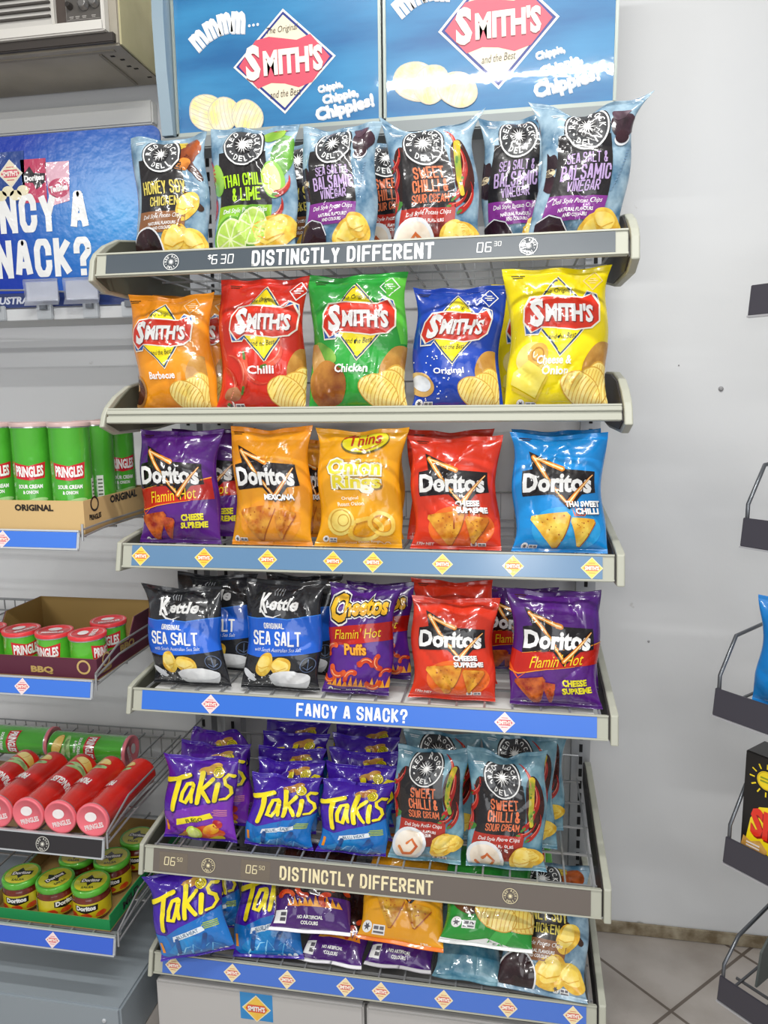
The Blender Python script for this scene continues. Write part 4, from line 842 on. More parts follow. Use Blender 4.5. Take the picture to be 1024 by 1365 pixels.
hl = header(-.43, .012, 1.955, 'left blue header sign, whole diamond logo and three pale ripple chips in view', [(-.299, 2.083), (-.081, 2.088), (-.191, 1.986)], [(-.372, 2.142), (-.285, 2.168)],
       [((-.12, 2.025), (-.068, 2.034), 1.7), ((-.111, 2.004), (-.036, 2.016), 2.2), ((-.126, 1.976), (-.004, 1.997), 3.2)], [((-.36, 2.000), 3.4, 4.2, 70), ((-.325, 1.994), 3.4, 3.3, 10), ((-.272, 1.986), 3.6, 3.0, -25)])
header(.016, .468, 1.955, 'right blue header sign crossed by a long white light reflection', [(.126, 2.114), (.359, 2.121), (.245, 2.000)], [(.055, 2.168), (.135, 2.190)],
       [((.315, 2.052), (.370, 2.063), 1.8), ((.324, 2.022), (.403, 2.043), 2.4), ((.313, 1.988), (.436, 2.013), 3.6)], [((.082, 2.026), 3.6, 4.6, 65), ((.112, 2.019), 3.6, 3.5, 10), ((.165, 2.005), 3.9, 3.2, -25)])
b = MB(); b.prism([(.26 + .05, 0), (.262, .0), (.247, .12), (.243, .22), (.25, .34), (.262, .40), (.31, .40)], 0, 0, .025, 'm#8fa3b0~.35')
o = b.build('header_end_cap'); o.location = (-.456, 0, 1.955); tag(o, 'curved grey blue end cap at the left edge of the header signs', 'end cap')
b = MB(); b.box((-.46, .26, 1.925), (.466, .33, 1.9505), 'm#7d8384~.4~.3', bev=.003); o = b.build('header_rail'); tag(o, 'grey metal rail under the two header signs behind the top bags', 'rail')
# ------------------------------------------------------------------ chip bags
BAGS = [
 # kind, object name, shelf, X, Y, W, H, lean, roll shear, flare, sag, options, label
 ('honey', 1, -.349, .06, .145, .236, 5, -1.9, {'dx': 2}, 'pale blue chip bag with honey soy chicken in yellow letters, leftmost on top shelf'),
 ('thai', 1, -.188, .06, .158, .242, 5, -.9, {}, 'pale blue chip bag with thai chilli and lime in bright green on top shelf'),
 ('balsamic', 1, -.032, .06, .135, .232, 5, 1.0, {}, 'sea salt and balsamic chip bag standing left of the sweet chilli bag on top shelf'),
 ('sweet', 1, .150, .06, .150, .242, 5, -4.8, {'flare': .26, 'sag': .16, 'dy': -13}, 'sweet chilli and sour cream chip bag with tall pointed corners, on top shelf'),
 ('balsamic', 1, .296, .165, .145, .262, 5, -1.5, {}, 'sea salt and balsamic chip bag half hidden behind the flared bag on top shelf'),
 ('balsamic', 1, .381, .05, .149, .243, 3, 5.8, {'flare': .36, 'sag': .13, 'dy': -11, 'dx': 6}, 'large sea salt and balsamic chip bag with wide flared top, right end of top shelf'),
 ('sweet', 1, .055, .175, .150, .236, 5, -1.3, {}, 'pale blue bag with red chillies mostly hidden behind the pointed sweet chilli bag'),
 ('honey', 1, -.125, .175, .146, .245, 5, -.4, {}, 'pale blue bag peeking out between the green lettered and balsamic bags on top shelf'),
 ('bbq', 2, -.357, .06, .161, .228, 6, -4.5, {'flare': .08, 'dx': -7}, 'orange barbecue crinkle chip bag with flared left corner, leftmost on second shelf'),
 ('bbq', 2, -.362, .155, .178, .240, 6, -.7, {}, 'orange barbecue crinkle chip bag showing only its right edge behind the first one'),
 ('chilli', 2, -.188, .06, .169, .252, 6, .1, {'dx': 6, 'flare': .045}, 'red chilli flavour crinkle chip bag on the second shelf'),
 ('chicken', 2, -.001, .06, .180, .253, 6, -.3, {'flare': .045}, 'green chicken flavour crinkle chip bag standing in the middle of the second shelf'),
 ('original', 2, .179, .06, .159, .223, 6, 1.4, {'dx': -4}, 'royal blue original flavour crinkle chip bag on the second shelf'),
 ('cheese', 2, .358, .055, .171, .250, 6, -.4, {'flare': .1}, 'bright yellow cheese and onion crinkle chip bag at right end of second shelf'),
 ('cheese', 2, .338, .15, .177, .236, 6, -1.6, {}, 'yellow crinkle chip bag in shade behind the bright yellow cheese and onion bag'),
 ('flamin', 3, -.366, .06, .165, .228, 8, -2.1, {'dx': -4, 'flare': .1}, 'purple corn chip bag with red band, leftmost on third shelf'),
 ('flamin', 3, -.352, .14, .175, .226, 8, 2.9, {}, 'purple corn chip bag behind the leftmost purple bag of the third shelf'),
 ('mexicana', 3, -.174, .06, .157, .233, 8, -2.1, {'dx': -4}, 'amber orange mexicana corn chip bag on the third shelf'),
 ('thins', 3, -.004, .06, .163, .229, 8, .1, {'flare': .14}, 'golden yellow onion rings snack bag in the middle of the third shelf'),
 ('mexicana', 3, -.116, .15, .122, .205, 8, 0, {}, 'amber corn chip bag added to darken the gap left of the onion rings bag'),  # filler bag added behind the row to block light from the gap
 ('thins', 3, .012, .15, .112, .205, 8, 0, {}, 'golden snack bag added to darken the gap between onion rings and red bags'),  # second added filler bag, keeps light out beside the red bag
 ('supreme', 3, .181, .06, .162, .214, 8, -1.9, {'flare': .1}, 'red cheese supreme corn chip bag on third shelf with dark gaps either side'),
 ('supreme', 3, .166, .15, .165, .222, 8, -1.9, {}, 'dark red corn chip bag behind the red bag of the third shelf'),
 ('sweetchilli', 3, .369, .055, .162, .219, 8, -1.6, {'flare': .09}, 'bright blue thai sweet chilli corn chip bag at right end of third shelf'),
 ('sweetchilli', 3, .370, .145, .160, .222, 8, -1.0, {}, 'blue corn chip bag peeking out behind the bright blue bag of the third shelf'),
 ('kettle', 4, -.362, .06, .160, .205, 8, -7, {'flare': .14}, 'black and blue sea salt chip bag with pointed corner, leftmost on fourth shelf'),
 ('kettle', 4, -.335, .15, .175, .210, 8, -3, {}, 'black sea salt bag standing behind the leftmost black and blue bag'),
 ('kettle', 4, -.169, .06, .156, .224, 8, 2.1, {}, 'black and blue sea salt chip bag beside the purple puffs bag, chip bowl in view'),
 ('kettle', 4, -.163, .15, .158, .214, 8, 2.7, {}, 'black sea salt bag whose top shows behind the second black and blue bag'),
 ('cheetos', 4, -.014, .06, .130, .222, 8, 4, {'flare': .12, 'sag': .06}, 'purple cheese puffs bag with orange bubble lettering, front of fourth shelf'),
 ('cheetos', 4, .010, .15, .134, .203, 8, 1, {}, 'purple cheese puffs bag in shade behind and right of the front puffs bag'),
 ('supreme', 4, .175, .06, .160, .200, 8, 0, {'dy': 4}, 'orange red corn chip bag standing in the middle right of the fourth shelf'),
 ('supreme', 4, .172, .15, .158, .212, 8, -1.6, {}, 'red corn chip bag whose lettering shows above the orange red bag of fourth shelf'),
 ('flamin', 4, .367, .055, .162, .221, 8, -.5, {}, 'purple corn chip bag with red band at right end of fourth shelf'),
 ('flamin', 4, .285, .235, .150, .180, 8, 4.6, {}, 'purple bag deep on fourth shelf between the orange red and purple front bags'),
 ('flamin', 4, .374, .145, .156, .200, 8, .4, {}, 'purple corn chip bag directly behind the front purple bag of fourth shelf'),
 ('fuego', 5, -.364, .06, .157, .180, 10, 1.3, {}, 'purple rolled tortilla snack bag with yellow flavour banner, front left of fifth shelf'),
 ('fuego', 5, -.350, .125, .155, .178, 10, -3, {}, 'purple rolled snack bag second in line behind the yellow banner bag'),
 ('fuego', 5, -.360, .19, .150, .178, 10, -7, {'flare': -.3}, 'purple rolled snack bag with peaked corner, rearmost on left of fifth shelf'),
 ('blue', 5, -.190, .06, .144, .152, 10, 8, {}, 'blue and purple rolled snack bag at the front of the left blue row'),
 ('blue', 5, -.196, .115, .142, .158, 10, 5, {'thick': .82}, 'second rolled snack bag in the left blue row'),
 ('blue', 5, -.202, .17, .148, .158, 10, 3.9, {'thick': .82}, 'third rolled snack bag in the left blue row'),
 ('blue', 5, -.209, .225, .149, .168, 10, 1.9, {'thick': .82}, 'fourth rolled snack bag in the left blue row'),
 ('blue', 5, -.215, .28, .150, .170, 10, .7, {'thick': .82}, 'rearmost rolled snack bag in the left blue row'),
 ('blue', 5, -.031, .06, .140, .152, 10, 3, {}, 'blue and purple rolled snack bag at the front of the right blue row'),
 ('blue', 5, -.035, .115, .147, .160, 10, 4.8, {'thick': .82}, 'second rolled snack bag in the right blue row'),
 ('blue', 5, -.042, .17, .148, .163, 10, 4.8, {'thick': .82}, 'third rolled snack bag in the right blue row'),
 ('blue', 5, -.048, .225, .149, .170, 10, 4.2, {'thick': .82}, 'fourth rolled snack bag in the right blue row'),
 ('blue', 5, -.055, .28, .150, .172, 10, 3.6, {'thick': .82}, 'rearmost rolled snack bag in the right blue row'),
 ('sweet', 5, .122, .06, .141, .230, 12, 2.5, {'film': RB2}, 'blue sweet chilli chip bag beside the rolled snacks, front of fifth shelf'),
 ('sweet', 5, .140, .145, .158, .226, 12, .9, {'film': RB2}, 'blue sweet chilli bag behind the front left one, round badge showing above'),
 ('sweet', 5, .282, .06, .150, .239, 12, .2, {'film': RB2, 'sag': .08, 'dy': -10, 'crease': 20, 'flare': .06}, 'creased blue sweet chilli chip bag at right front of fifth shelf'),
 ('sweet', 5, .305, .14, .150, .232, 12, -.8, {'film': RB2}, 'blue sweet chilli bag directly behind the creased one on fifth shelf'),
 ('sweet', 5, .325, .21, .152, .222, 12, .5, {'film': RB2}, 'rearmost blue sweet chilli bag at right of fifth shelf'),
]
SHN = {1: 'chip bags on the top shelf', 2: 'chip bags on the second shelf', 3: 'chip bags on the third shelf', 4: 'chip bags on the fourth shelf', 5: 'snack bags on the fifth shelf', 6: 'snack bags on the lowest shelf'}
for i, (k, s, x, y, w, h, lean, roll, op, lab) in enumerate(BAGS):
    op = dict(op); fl = op.pop('flare', .07)
    bag(k, {'fuego': 'tortilla_roll_bag', 'blue': 'tortilla_roll_bag', 'cheetos': 'cheese_puffs_bag', 'thins': 'onion_rings_bag'}.get(k, 'corn_chip_bag' if k in ('flamin', 'mexicana', 'supreme', 'sweetchilli') else 'potato_chip_bag'),
        (x, y, SZ[s - 1] - .0095), w, h, lean, lab, SHN[s], 100 + i, shear=math.tan(math.radians(roll)), flare=fl, **op)
LOW = [
 ('blue', 'tortilla_roll_bag', (-.352, -.004, .258), .160, .175, 15, -15, 0, {'flare': .12}, 'blue rolled snack bag slumping over the left front of the lowest shelf'),
 ('blue', 'tortilla_roll_bag', (-.356, .112, .233), .105, .160, 16, -4, 0, {}, 'blue rolled snack bag tucked behind the slumping one on the lowest shelf'),
 ('blue', 'tortilla_roll_bag', (-.218, .045, .230), .150, .185, 38, -4, 0, {'backk': .2}, 'blue rolled snack bag with pale flavour banner beside the purple puffs bags, lowest shelf'),
 ('puffslow', 'cheese_puffs_bag', (-.118, .025, .316), .165, .19, 50, -2, 0, {'backk': .1, 'dy': -16, 'flare': .02}, 'purple puffs bag lying on top, white seal facing out, lowest shelf'),
 ('puffslow', 'cheese_puffs_bag', (-.076, .045, .232), .130, .20, 66, 2, 0, {'backk': .1, 'thick': .75, 'dy': -16}, 'purple puffs bag lying underneath the white sealed one on the lowest shelf'),
 ('puffslow', 'cheese_puffs_bag', (.066, .055, .232), .134, .20, 66, 1, 0, {'backk': .1, 'thick': .7, 'dy': -16}, 'purple puffs bag lying under the amber corn chip bag on the lowest shelf'),
 ('cornlow', 'corn_chip_bag', (.068, .03, .308), .172, .22, 50, 3, 0, {'backk': .15, 'dy': -50, 'flare': .05}, 'amber corn chip bag lying with two chips pictured, lowest shelf'),
 ('crinklelow', 'potato_chip_bag', (.246, .028, .326), .176, .20, 50, 1, 0, {'backk': .12, 'dy': -42, 'flare': .05}, 'green crinkle chip bag lying with white bottom seal outward, lowest shelf'),
 ('plainrock', 'potato_chip_bag', (.204, .045, .232), .132, .20, 66, 2, 0, {'backk': .1, 'thick': .8, 'film': RB2}, 'pale blue bag lying flat underneath the green bag on the lowest shelf'),
 ('honey', 'potato_chip_bag', (.357, .022, .241), .165, .25, 45, 4, 0, {'flare': .05, 'backk': .25}, 'pale blue honey soy chicken bag propped in right corner of lowest shelf'),
]
for i, (k, n, loc, w, h, lean, roll, yaw, op, lab) in enumerate(LOW):
    op = dict(op); fl = op.pop('flare', .05); bag(k, n, loc, w, h, lean, lab, SHN[6], 300 + i, roll=roll, yaw=yaw, flare=fl, **op)
bag('chicken', 'potato_chip_bag', (.30, .30, .226), .17, .19, 12, 'green crinkle chip bag far back on the lowest shelf, seen through the wires', SHN[6], 377)

# ------------------------------------------------------------------ canned snack bay on the left
LX0, LX1 = -1.46, -.522; LG = 'shelves of the canned snack bay'; BLUEI = 'm#4478d8~.2'
def larts(x): D = Art(); mini_diamond(D, x, 0, 1.7, 'f#f0d9d9', edge='f#f4e4e4', red='f#d8606a'); return D
shelf(1.164, -.044, .039, BLUEI, larts(-68.1), 'str', 'blue fronted shelf under the tall green cans', LX0, LX1, False, .0, .45, .004, name='snack_shelf', group=LG, frame='m#c4c8cc~.35~.3', sidewire=True)
shelf(.864, -.036, .039, BLUEI, larts(-67.3), 'str', 'blue fronted shelf under the small red lidded cans', LX0, LX1, False, .012, .45, .004, name='snack_shelf', group=LG, frame='m#c4c8cc~.35~.3', sidewire=True)
Dr = Art(); rock_mark(Dr, -65.7, 0, 1.5, '#d8d6cc', 'f#2c2a2c')
shelf(.528, -.038, .043, 'm#2e2c2f~.3', Dr, 'str', 'black fronted wire shelf under the lying red cans', LX0, LX1, False, -.002 + .005, .45, .004, name='snack_shelf', group=LG, frame='m#c4c8cc~.35~.3', sidewire=True)
shelf(.296, -.024, .042, 'm#3a62cc~.2', larts(-66.4), 'str', 'blue fronted shelf under the green lidded jars', LX0, LX1, False, .0, .45, .004, name='snack_shelf', group=LG, frame='m#c4c8cc~.35~.3', sidewire=True)
for z in (.875, .502):
    b = MB(); b.tube([(LX0, .456, z), (LX1, .456, z)], .0022, WIRE, 5); x = LX0 + .01
    while x < LX1: b.tube([(x, .456, z - .06), (x, .456, z)], .0016, WIRE, 4); x += .031
    b.tube([(LX0, .456, z - .06), (LX1, .456, z - .06)], .0022, WIRE, 5)
    o = b.build('wire_fence'); tag(o, 'wire fence at the back of the small can shelf' if z > .6 else 'wire fence at the back of the lying can shelf', 'fence', 'wire back fences of the canned snack bay')
r = empty('base_plinth', (-.99, 0, 0), label='low blue grey metal plinth at the floor below the green lidded jars', cat='base')
b = MB(); b.box((-.47, -.028, 0), (.468, .46, .127), 'm#8e979e~.4', bev=.005); b.build('body', r)
b = MB(); b.lathe([(.005, 0), (.005, .002), (.003, .003)], 'm#b8bcc0~.4', 12); o = b.build('screw_cap', r); o.location = (.43, -.028, .095); o.rotation_euler = (math.radians(90), 0, 0)

def cyl(rad, z0=0, eps=.0003, off=0.0):
    def f(x, y, l):
        a = x / (rad * 100) + off; rr = rad + .0002 + l * eps
        return np.stack([rr * np.sin(a), -rr * np.cos(a), z0 + y * .01], 1)
    return f
def cyl_cuts(n=60, rad=.04): return tuple(np.linspace(-math.pi * rad * 100, math.pi * rad * 100, n + 1)[1:-1])
def tube_art(base, flav, tall):
    D = Art(); h = 21 if tall else 8; w = 12.2 if tall else 11
    y = 11.6 if tall else 4.6
    D.poly('brand_logo', 1, 'f#c8202c', [(-3.1, y + 1.6), (0, y + .9), (3.1, y + 1.6), (2.8, y - 1.5), (0, y - 1.9), (-2.8, y - 1.5)])
    D.text('brand_logo', 3, WH, 'PRINGLES', 0, y + .0, 5.2, 2.1, 0, .04, 0, -.12)
    if tall:
        if flav: D.text('flavour_text', 1, WH, flav[0], 0, 8.5, 4.6, .8, 0, .04); D.text('flavour_text', 1, WH, flav[1], 0, 7.4, 2.8, .7, 0, .04)
        D.ell('food_picture', 1, 'n#b8dc9a#8cc46a~60', 0, 5.4, 2.6, .8, 10, .15, 4); D.ell('food_picture', 1, 'n#c8e0a8#8cc46a~60', .6, 4.7, 2.4, .6, -12, .12, 8)
        ripple(D, 0, 2.7, 2.8, 1.2, -15, 'food_picture', 2, '#f0c860', '#d89838', 3)
        D.rect('nutrition_panel', 1, 'f#e8eee4', 4.6, 2.4, 5.9, 9.8)
        for i in range(9): D.rect('nutrition_panel', 2, 'f#5a6a52', 4.8, 2.8 + i * .75, 5.7, 3.1 + i * .75)
    return D
TA = {'green': tube_art('#', ('SOUR CREAM', '& ONION'), True), 'red': tube_art('#', None, True), 'small': tube_art('#', None, False)}
LIDART = Art(); LIDART.text('lid_print', 1, 'f#f6e4e4', 'PRINGLES', 0, -1.2, 4.2, 1.1, 0, .04); LIDART.ring('lid_print', 1, 'f#e8b0b4', 0, 0, 3.0, 3.2); LIDART.ell('lid_print', 1, 'f#f4eeee', 0, .8, 1.3, 1.0)
def can(kind, loc, rot, label, group, off=0.0, first={}):
    rad, h, body, lid = {'green': (.039, .205, 'n#4fb034#45a02c~8', 't#e8d8d8'), 'red': (.0345, .205, 'n#d8281c#c82018~8', 'm#e8707c~.3'), 'glie': (.036, .205, 'n#4fb034#45a02c~8', 'm#e8808a~.3'), 'small': (.0365, .078, 'n#62c43a#54b830~8', 'm#d83a40~.3')}[kind]
    r = empty('snack_can', loc, rot, label, 'can', group)
    b = MB(); b.lathe([(rad - .003, 0), (rad, .002), (rad, .006), (rad - .001, .009), (rad - .001, h - .010), (rad, h - .008), (rad, h - .003)], body, 40); cb = b.build('can_body', r)
    b = MB(); b.lathe([(rad + .0005, h - .0075), (rad + .0005, h - .0045)], 'm#c8c8cc~.25~.8', 40); b.build('metal_rim', r)
    b = MB(); b.lathe([(rad + .0012, h - .005), (rad + .0014, h + .001), (rad + .0005, h + .0025), (rad - .003, h + .0025), (rad - .004, h + .0012), (.001, h + .0012)], lid if kind != 'green' else 'm#c4a8a4~.3', 40); ld = b.build('lid', r)
    ar = TA['small' if kind == 'small' else 'red' if kind == 'red' else 'green']
    print_on(ar, cyl(rad - .001, 0, .00025, off), cb, cyl_cuts(72, rad))
    if kind != 'green': print_on(LIDART, flat((0, 0, h + .0016), (math.cos(.3), math.sin(.3), 0), (-math.sin(.3), math.cos(.3), 0), .0105, .0003), ld)
    return r
G1 = 'tall green cans in the cardboard tray'
for x, y, yaw, lab in ((-.730, .018, 8, 'tall green can cut by the left edge of the picture'), (-.648, .018, -3, 'tall green can, second from the left in its cardboard tray'), (-.566, .016, 2, 'tall green can at the front right corner of the cardboard tray'),
                    (-.566, .101, -60, 'tall green can turned sideways in the second row of its tray'), (-.566, .186, 25, 'tall green can deepest in its tray, partly behind the purple chip bag')):
    can('green', (x, y, 1.158), (0, 0, math.radians(yaw + 22)), lab, G1)
G2 = 'small red lidded cans in the maroon tray'
for x, y, yaw, lab in ((-.800, .034, 0, 'small red lidded can cut by the left edge of the picture'), (-.722, .036, 30, 'small green can with torn label corner, second from left in its tray'), (-.645, .034, -20, 'small red lidded can in the middle of the front row of its tray'), (-.568, .030, 70, 'small red lidded can at the front right corner of the maroon tray'), (-.572, .118, 0, 'small red lidded can in the second row of the maroon tray')):
    can('small', (x, y, .858), (0, 0, math.radians(yaw + 20)), lab, G2)
G3 = 'red cans lying side by side on the wire shelf'
for x, dx, off, lab in ((-.837, -1, 2.6, 'red can lying leftmost, its lid cut by the picture edge'), (-.764, -1, 3.6, 'red can lying second from the left on the wire shelf'), (-.691, -1, 2.4, 'red can lying third from the left with white panel upward'),
                        (-.618, -1, 3.5, 'red can lying fourth from the left with chips pictured on top'), (-.545, -1, 3.9, 'red can lying rightmost against the side wire')):
    can('red', (x - .008, .185, .5538), (math.radians(90), 0, math.radians(dx)), lab, G3, off)
G4 = 'green cans lying behind the red cans'
can('glie', (-.835, .275, .5548), (0, math.radians(90), 0), 'green can lying crosswise behind the red cans, pink lid to the right', G4, -.5)
can('glie', (-1.055, .285, .5548), (0, math.radians(90), math.radians(2)), 'green can lying crosswise farther left behind the red cans', G4, -.3)

def tray(name, x0, x1, y0, y1, z, hf, hs, t, mat_out, mat_in, art, label, cat='tray', notch=None):
    r = empty(name, ((x0 + x1) / 2, y0, z), label=label, cat=cat); w = (x1 - x0) / 2; d = y1 - y0
    b = MB(); b.box((-w, 0, 0), (w, d, t), mat_in); b.build('base', r)
    b = MB(); b.box((-w, 0, t), (w, t, hf), mat_out); b.box((-w + t, t, t), (w - t, t * 1.3, hf), mat_in); b.build('front_wall', r)
    for s in (-1, 1):
        P = [(t, t), (d - t, t), (d - t, hs), (d * .55, hs), (d * .45, hf), (t, hf)] if notch else [(t, t), (d - t, t), (d - t, hs), (t, hs)]
        b = MB(); b.prism(P, 0, s * w, s * (w - t), mat_out); b.prism([(p[0], p[1]) for p in P], 0, s * (w - t), s * (w - t * 1.3), mat_in); b.build('side_wall', r)
    b = MB(); b.box((-w, d - t, t), (w, d, hs), mat_in); b.build('back_wall', r)
    if art: print_on(art[0], flat((0, -.0003, 0), (1, 0, 0), (0, 0, 1), .01, .0003), r)
    if art and art[1]: print_on(art[1], flat((w + .0003, 0, 0), (0, 1, 0), (0, 0, 1), .01, .0003), r)
    return r
KB = 'm#d0b07a~.7'
fa = Art(); fa.text('print', 1, 'f#2a2018', 'ORIGINAL', 0, 5.2, 11, 1.5, 0, .05); fa.text('print', 1, 'f#2a2018', 'ORIGINAL', 19.5 - 27.5 + 1.5, 5.2, 11, 1.5, 0, .05); fa.it = fa.it[:1]
fa = Art(); fa.text('print', 1, 'f#2a2018', 'ORIGINAL', 6.6, 5.0, 8.2, 1.3, 0, .05); fa.text('print', 1, 'f#2a2018', 'PRINGLES', -10, 5.0, 8.2, 1.3, 0, .05)
sa = Art(); sa.text('print', 1, 'f#1c1a16', 'ORIGINAL', 15, 5.4, 11, 1.6, 0, .05); sa.text('print', 1, 'f#2a2018', 'PRINGLES', 3.8, 3.0, 4.2, 1.1, 0, .05, 0, -.15); sa.ring('print', 1, 'f#2a2018', 3.8, 5.4, 1.1, 1.5, 20)
tray('cardboard_tray', -.86, -.5195, -.028, .232, 1.1535, .064, .064, .0025, KB, 'm#b39360~.8', (fa, sa), 'brown cardboard tray holding the tall green cans')
fb = Art(); fb.text('print', 1, 'f#b89a58', 'BBQ', 3.6, 1.6, 5.0, 1.6, 0, .05); fb.ring('print', 1, 'f#c8a868', 12.8, 2.6, 1.1, 1.5, 20)
sb = Art(); sb.text('print', 1, 'f#b89a58', 'BBQ', 12, 3.2, 6, 2.0, 0, .05); sb.text('print', 1, 'f#b89a58', 'PRINGLES', 3.4, 1.4, 3.8, 1.0, 0, .05, 0, -.15); sb.ring('print', 1, 'f#c8a868', 3.4, 3.3, 1.1, 1.5, 20)
tray('maroon_tray', -.84, -.526, -.012, .275, .8538, .043, .085, .0025, 'm#5a2438~.55', 'm#a5874f~.8', (fb, sb), 'maroon cardboard tray holding the small red lidded cans', notch=True)
fd = Art(); sd = Art(); sd.text('print', 1, 'f#10221a', 'MILD', 9, 1.9, 7, 1.7, 0, .05); sd.text('print', 1, 'f#10221a', 'SALSA', 17.5, 2.0, 6, .9, 0, .03)
tray('green_tray', -.84, -.548, .0, .36, .2855, .026, .036, .0025, 'm#1c8a4c~.5', 'm#a5874f~.8', (fd, sd), 'green edged cardboard tray holding the salsa jars')
b = MB(); b.box((-1.3, .30, .2855), (-.845, .42, .42), 'w#8a6a4a#9c7a58~12~.8', bev=.002); b.box((-1.3, .299, .35), (-.845, .3, .353), 'm#6a4c34~.8'); o = b.build('cardboard_box'); tag(o, 'plain brown cardboard box at the back left of the jar shelf', 'box')
# salsa jars
JL = Art(); JL.ell('lid_print', 0, 'n#d2c82c#b8c030~12', 0, 0, 3.5, 3.5); JL.poly('lid_print', 1, 'f#1a1a16', [(-2.2, .8), (-1.2, 1.0), (-.4, 2.2), (.4, 1.0), (2.4, .8), (2.3, -.6), (.6, -.6), (-.2, -1.7), (-.8, -.5), (-2.2, -.5)]); JL.text('lid_print', 2, WH, 'Doritos', 0, .2, 3.9, 1.1, 0, .05); JL.text('lid_print', 1, 'f#4a5a1a', 'SALSA', 0, -2.2, 2.8, .8, 0, .04)
JB = Art(); JB.rect('label_print', 0, 'n#d8c62a#c8b820~12', -6.5, 1.0, 6.5, 4.6); JB.poly('label_print', 1, 'f#1a1a16', [(-2.4, 4.2), (2.6, 4.2), (2.5, 2.9), (0, 2.4), (-2.4, 2.9)]); JB.text('label_print', 2, WH, 'Doritos', 0, 3.6, 4.2, 1.1, 0, .05)
for x in (-3, 0, 3.2): JB.ell('label_print', 2, 'n#d86a2a#c83a1c~60', x, 1.8, 1.1, .7, 0, .1, 3)
JB.rect('label_print', 1, 'f#5aa02c', -12, 1.0, -6.5, 4.6); JB.rect('label_print', 1, 'f#5aa02c', 6.5, 1.0, 12, 4.6); JB.rect('label_print', 2, 'f#e8ece0', -9.4, 1.4, -7.2, 4.0); JB.rect('label_print', 2, 'f#e8ece0', 7.4, 1.6, 9.4, 4.0)
def jar(loc, yaw, label):
    r = empty('salsa_jar', loc, (0, 0, math.radians(yaw)), label, 'jar', 'salsa jars in the green tray')
    b = MB(); b.lathe([(.034, 0), (.039, .004), (.0405, .012), (.0405, .046), (.038, .053), (.0365, .056), (.0375, .060), (.035, .064)], 'n#5a1c0e#7a2c16~40', 40); gj = b.build('glass_jar', r)
    b = MB(); b.lathe([(.0395, .060), (.041, .062), (.041, .071), (.0395, .074), (.036, .0745), (.034, .0735), (.002, .0735)], 'n#5cb836#50a82c~12', 40); ld = b.build('lid', r)
    print_on(JB, cyl(.0407, 0, .0002), gj, cyl_cuts(72, .0407)); print_on(JL, flat((0, 0, .0737), (1, 0, 0), (0, 1, 0), .0098, .0003), ld)
for x, y, yaw, lab in ((-.786, .050, 15, 'green lidded salsa jar at the left edge of the front row'), (-.702, .048, 60, 'green lidded salsa jar in the middle of the front row, barcode outward'), (-.6175, .050, 12, 'green lidded salsa jar at the right of the front row, against the tray edge'),
                       (-.702, .134, 10, 'green lidded salsa jar in the second row behind the middle jar'), (-.6175, .138, 20, 'green lidded salsa jar in the second row beside the green tray edge'), (-.6005, .226, 0, 'green lidded salsa jar deepest in the tray, under the black fronted shelf')):
    jar((x, y, .2885), yaw, lab)

# poster and rail on top of the canned snack bay
r = empty('snack_poster', (-1.0, .42, 1.667), label='glossy blue poster with big white question above the canned snack bay', cat='poster')
b = MB(); c = .022; PZ = .368
pts = [(-.45, 0), (.464, 0)] + [(.464 - c + c * math.cos(a), PZ - c + c * math.sin(a)) for a in np.linspace(0, math.pi / 2, 6)] + [(-.45, PZ)]
def poster_mat():
    m = bpy.data.materials.new('poster_print'); m.use_nodes = True; nt = m.node_tree; L = nt.links.new; bb = nt.nodes['Principled BSDF']
    tc = nt.nodes.new('ShaderNodeTexCoord'); mp = nt.nodes.new('ShaderNodeMapping'); mp.inputs['Location'].default_value = (-.42, 0, -.16); mp.inputs['Scale'].default_value = (3.0, 1, 3.2); g = nt.nodes.new('ShaderNodeTexGradient'); g.gradient_type = 'SPHERICAL'
    mp.vector_type = 'TEXTURE'; mp.inputs['Location'].default_value = (.36, 0, .17); mp.inputs['Scale'].default_value = (.34, 1, .26)
    r_ = nt.nodes.new('ShaderNodeValToRGB'); r_.color_ramp.elements[0].color = rgb('#1238a8'); r_.color_ramp.elements[1].color = rgb('#1c94dc')
    L(tc.outputs['Object'], mp.inputs[0]); L(mp.outputs[0], g.inputs[0]); L(g.outputs['Fac'], r_.inputs[0]); L(r_.outputs[0], bb.inputs['Base Color']); bb.inputs['Roughness'].default_value = .22
    nz = nt.nodes.new('ShaderNodeTexNoise'); nz.inputs['Scale'].default_value = 40; L(tc.outputs['Object'], nz.inputs['Vector']); bp = nt.nodes.new('ShaderNodeBump'); bp.inputs['Strength'].default_value = .25; bp.inputs['Distance'].default_value = .003; L(nz.outputs['Fac'], bp.inputs['Height']); L(bp.outputs[0], bb.inputs['Normal'])
    _M['poster'] = m
poster_mat()
b.prism(pts, 1, 0, .005, 'poster'); bd = b.build('board', r)
D = Art(); C = lambda x, z: ((x + 1.0) * 100, (z - 1.667) * 100)
def ptext(t, x0, x1, z0, z1, rot): a, b_ = C(x0, z0), C(x1, z1); D.block('slogan', 2, WH, t, (a[0] + b_[0]) / 2, (a[1] + b_[1]) / 2, b_[0] - a[0], b_[1] - a[1], rot, .34, 0, .14)
ptext('FANCY A', -1.073, -.730, 1.812, 1.902, 0); ptext('SNACK?', -1.040, -.728, 1.706, 1.796, 0)
x, y = C(-.927, 1.950); D.poly('pack_picture', 1, 'f#18408c', [(x - 4, y - 7), (x + 3.4, y - 7), (x + 4, y + 5), (x - 4, y + 5)]); mini_diamond(D, x, y, 3.3, 'f#efe3c4', 'pack_picture', 'f#e8e4dc', 'f#d8566a', 2)
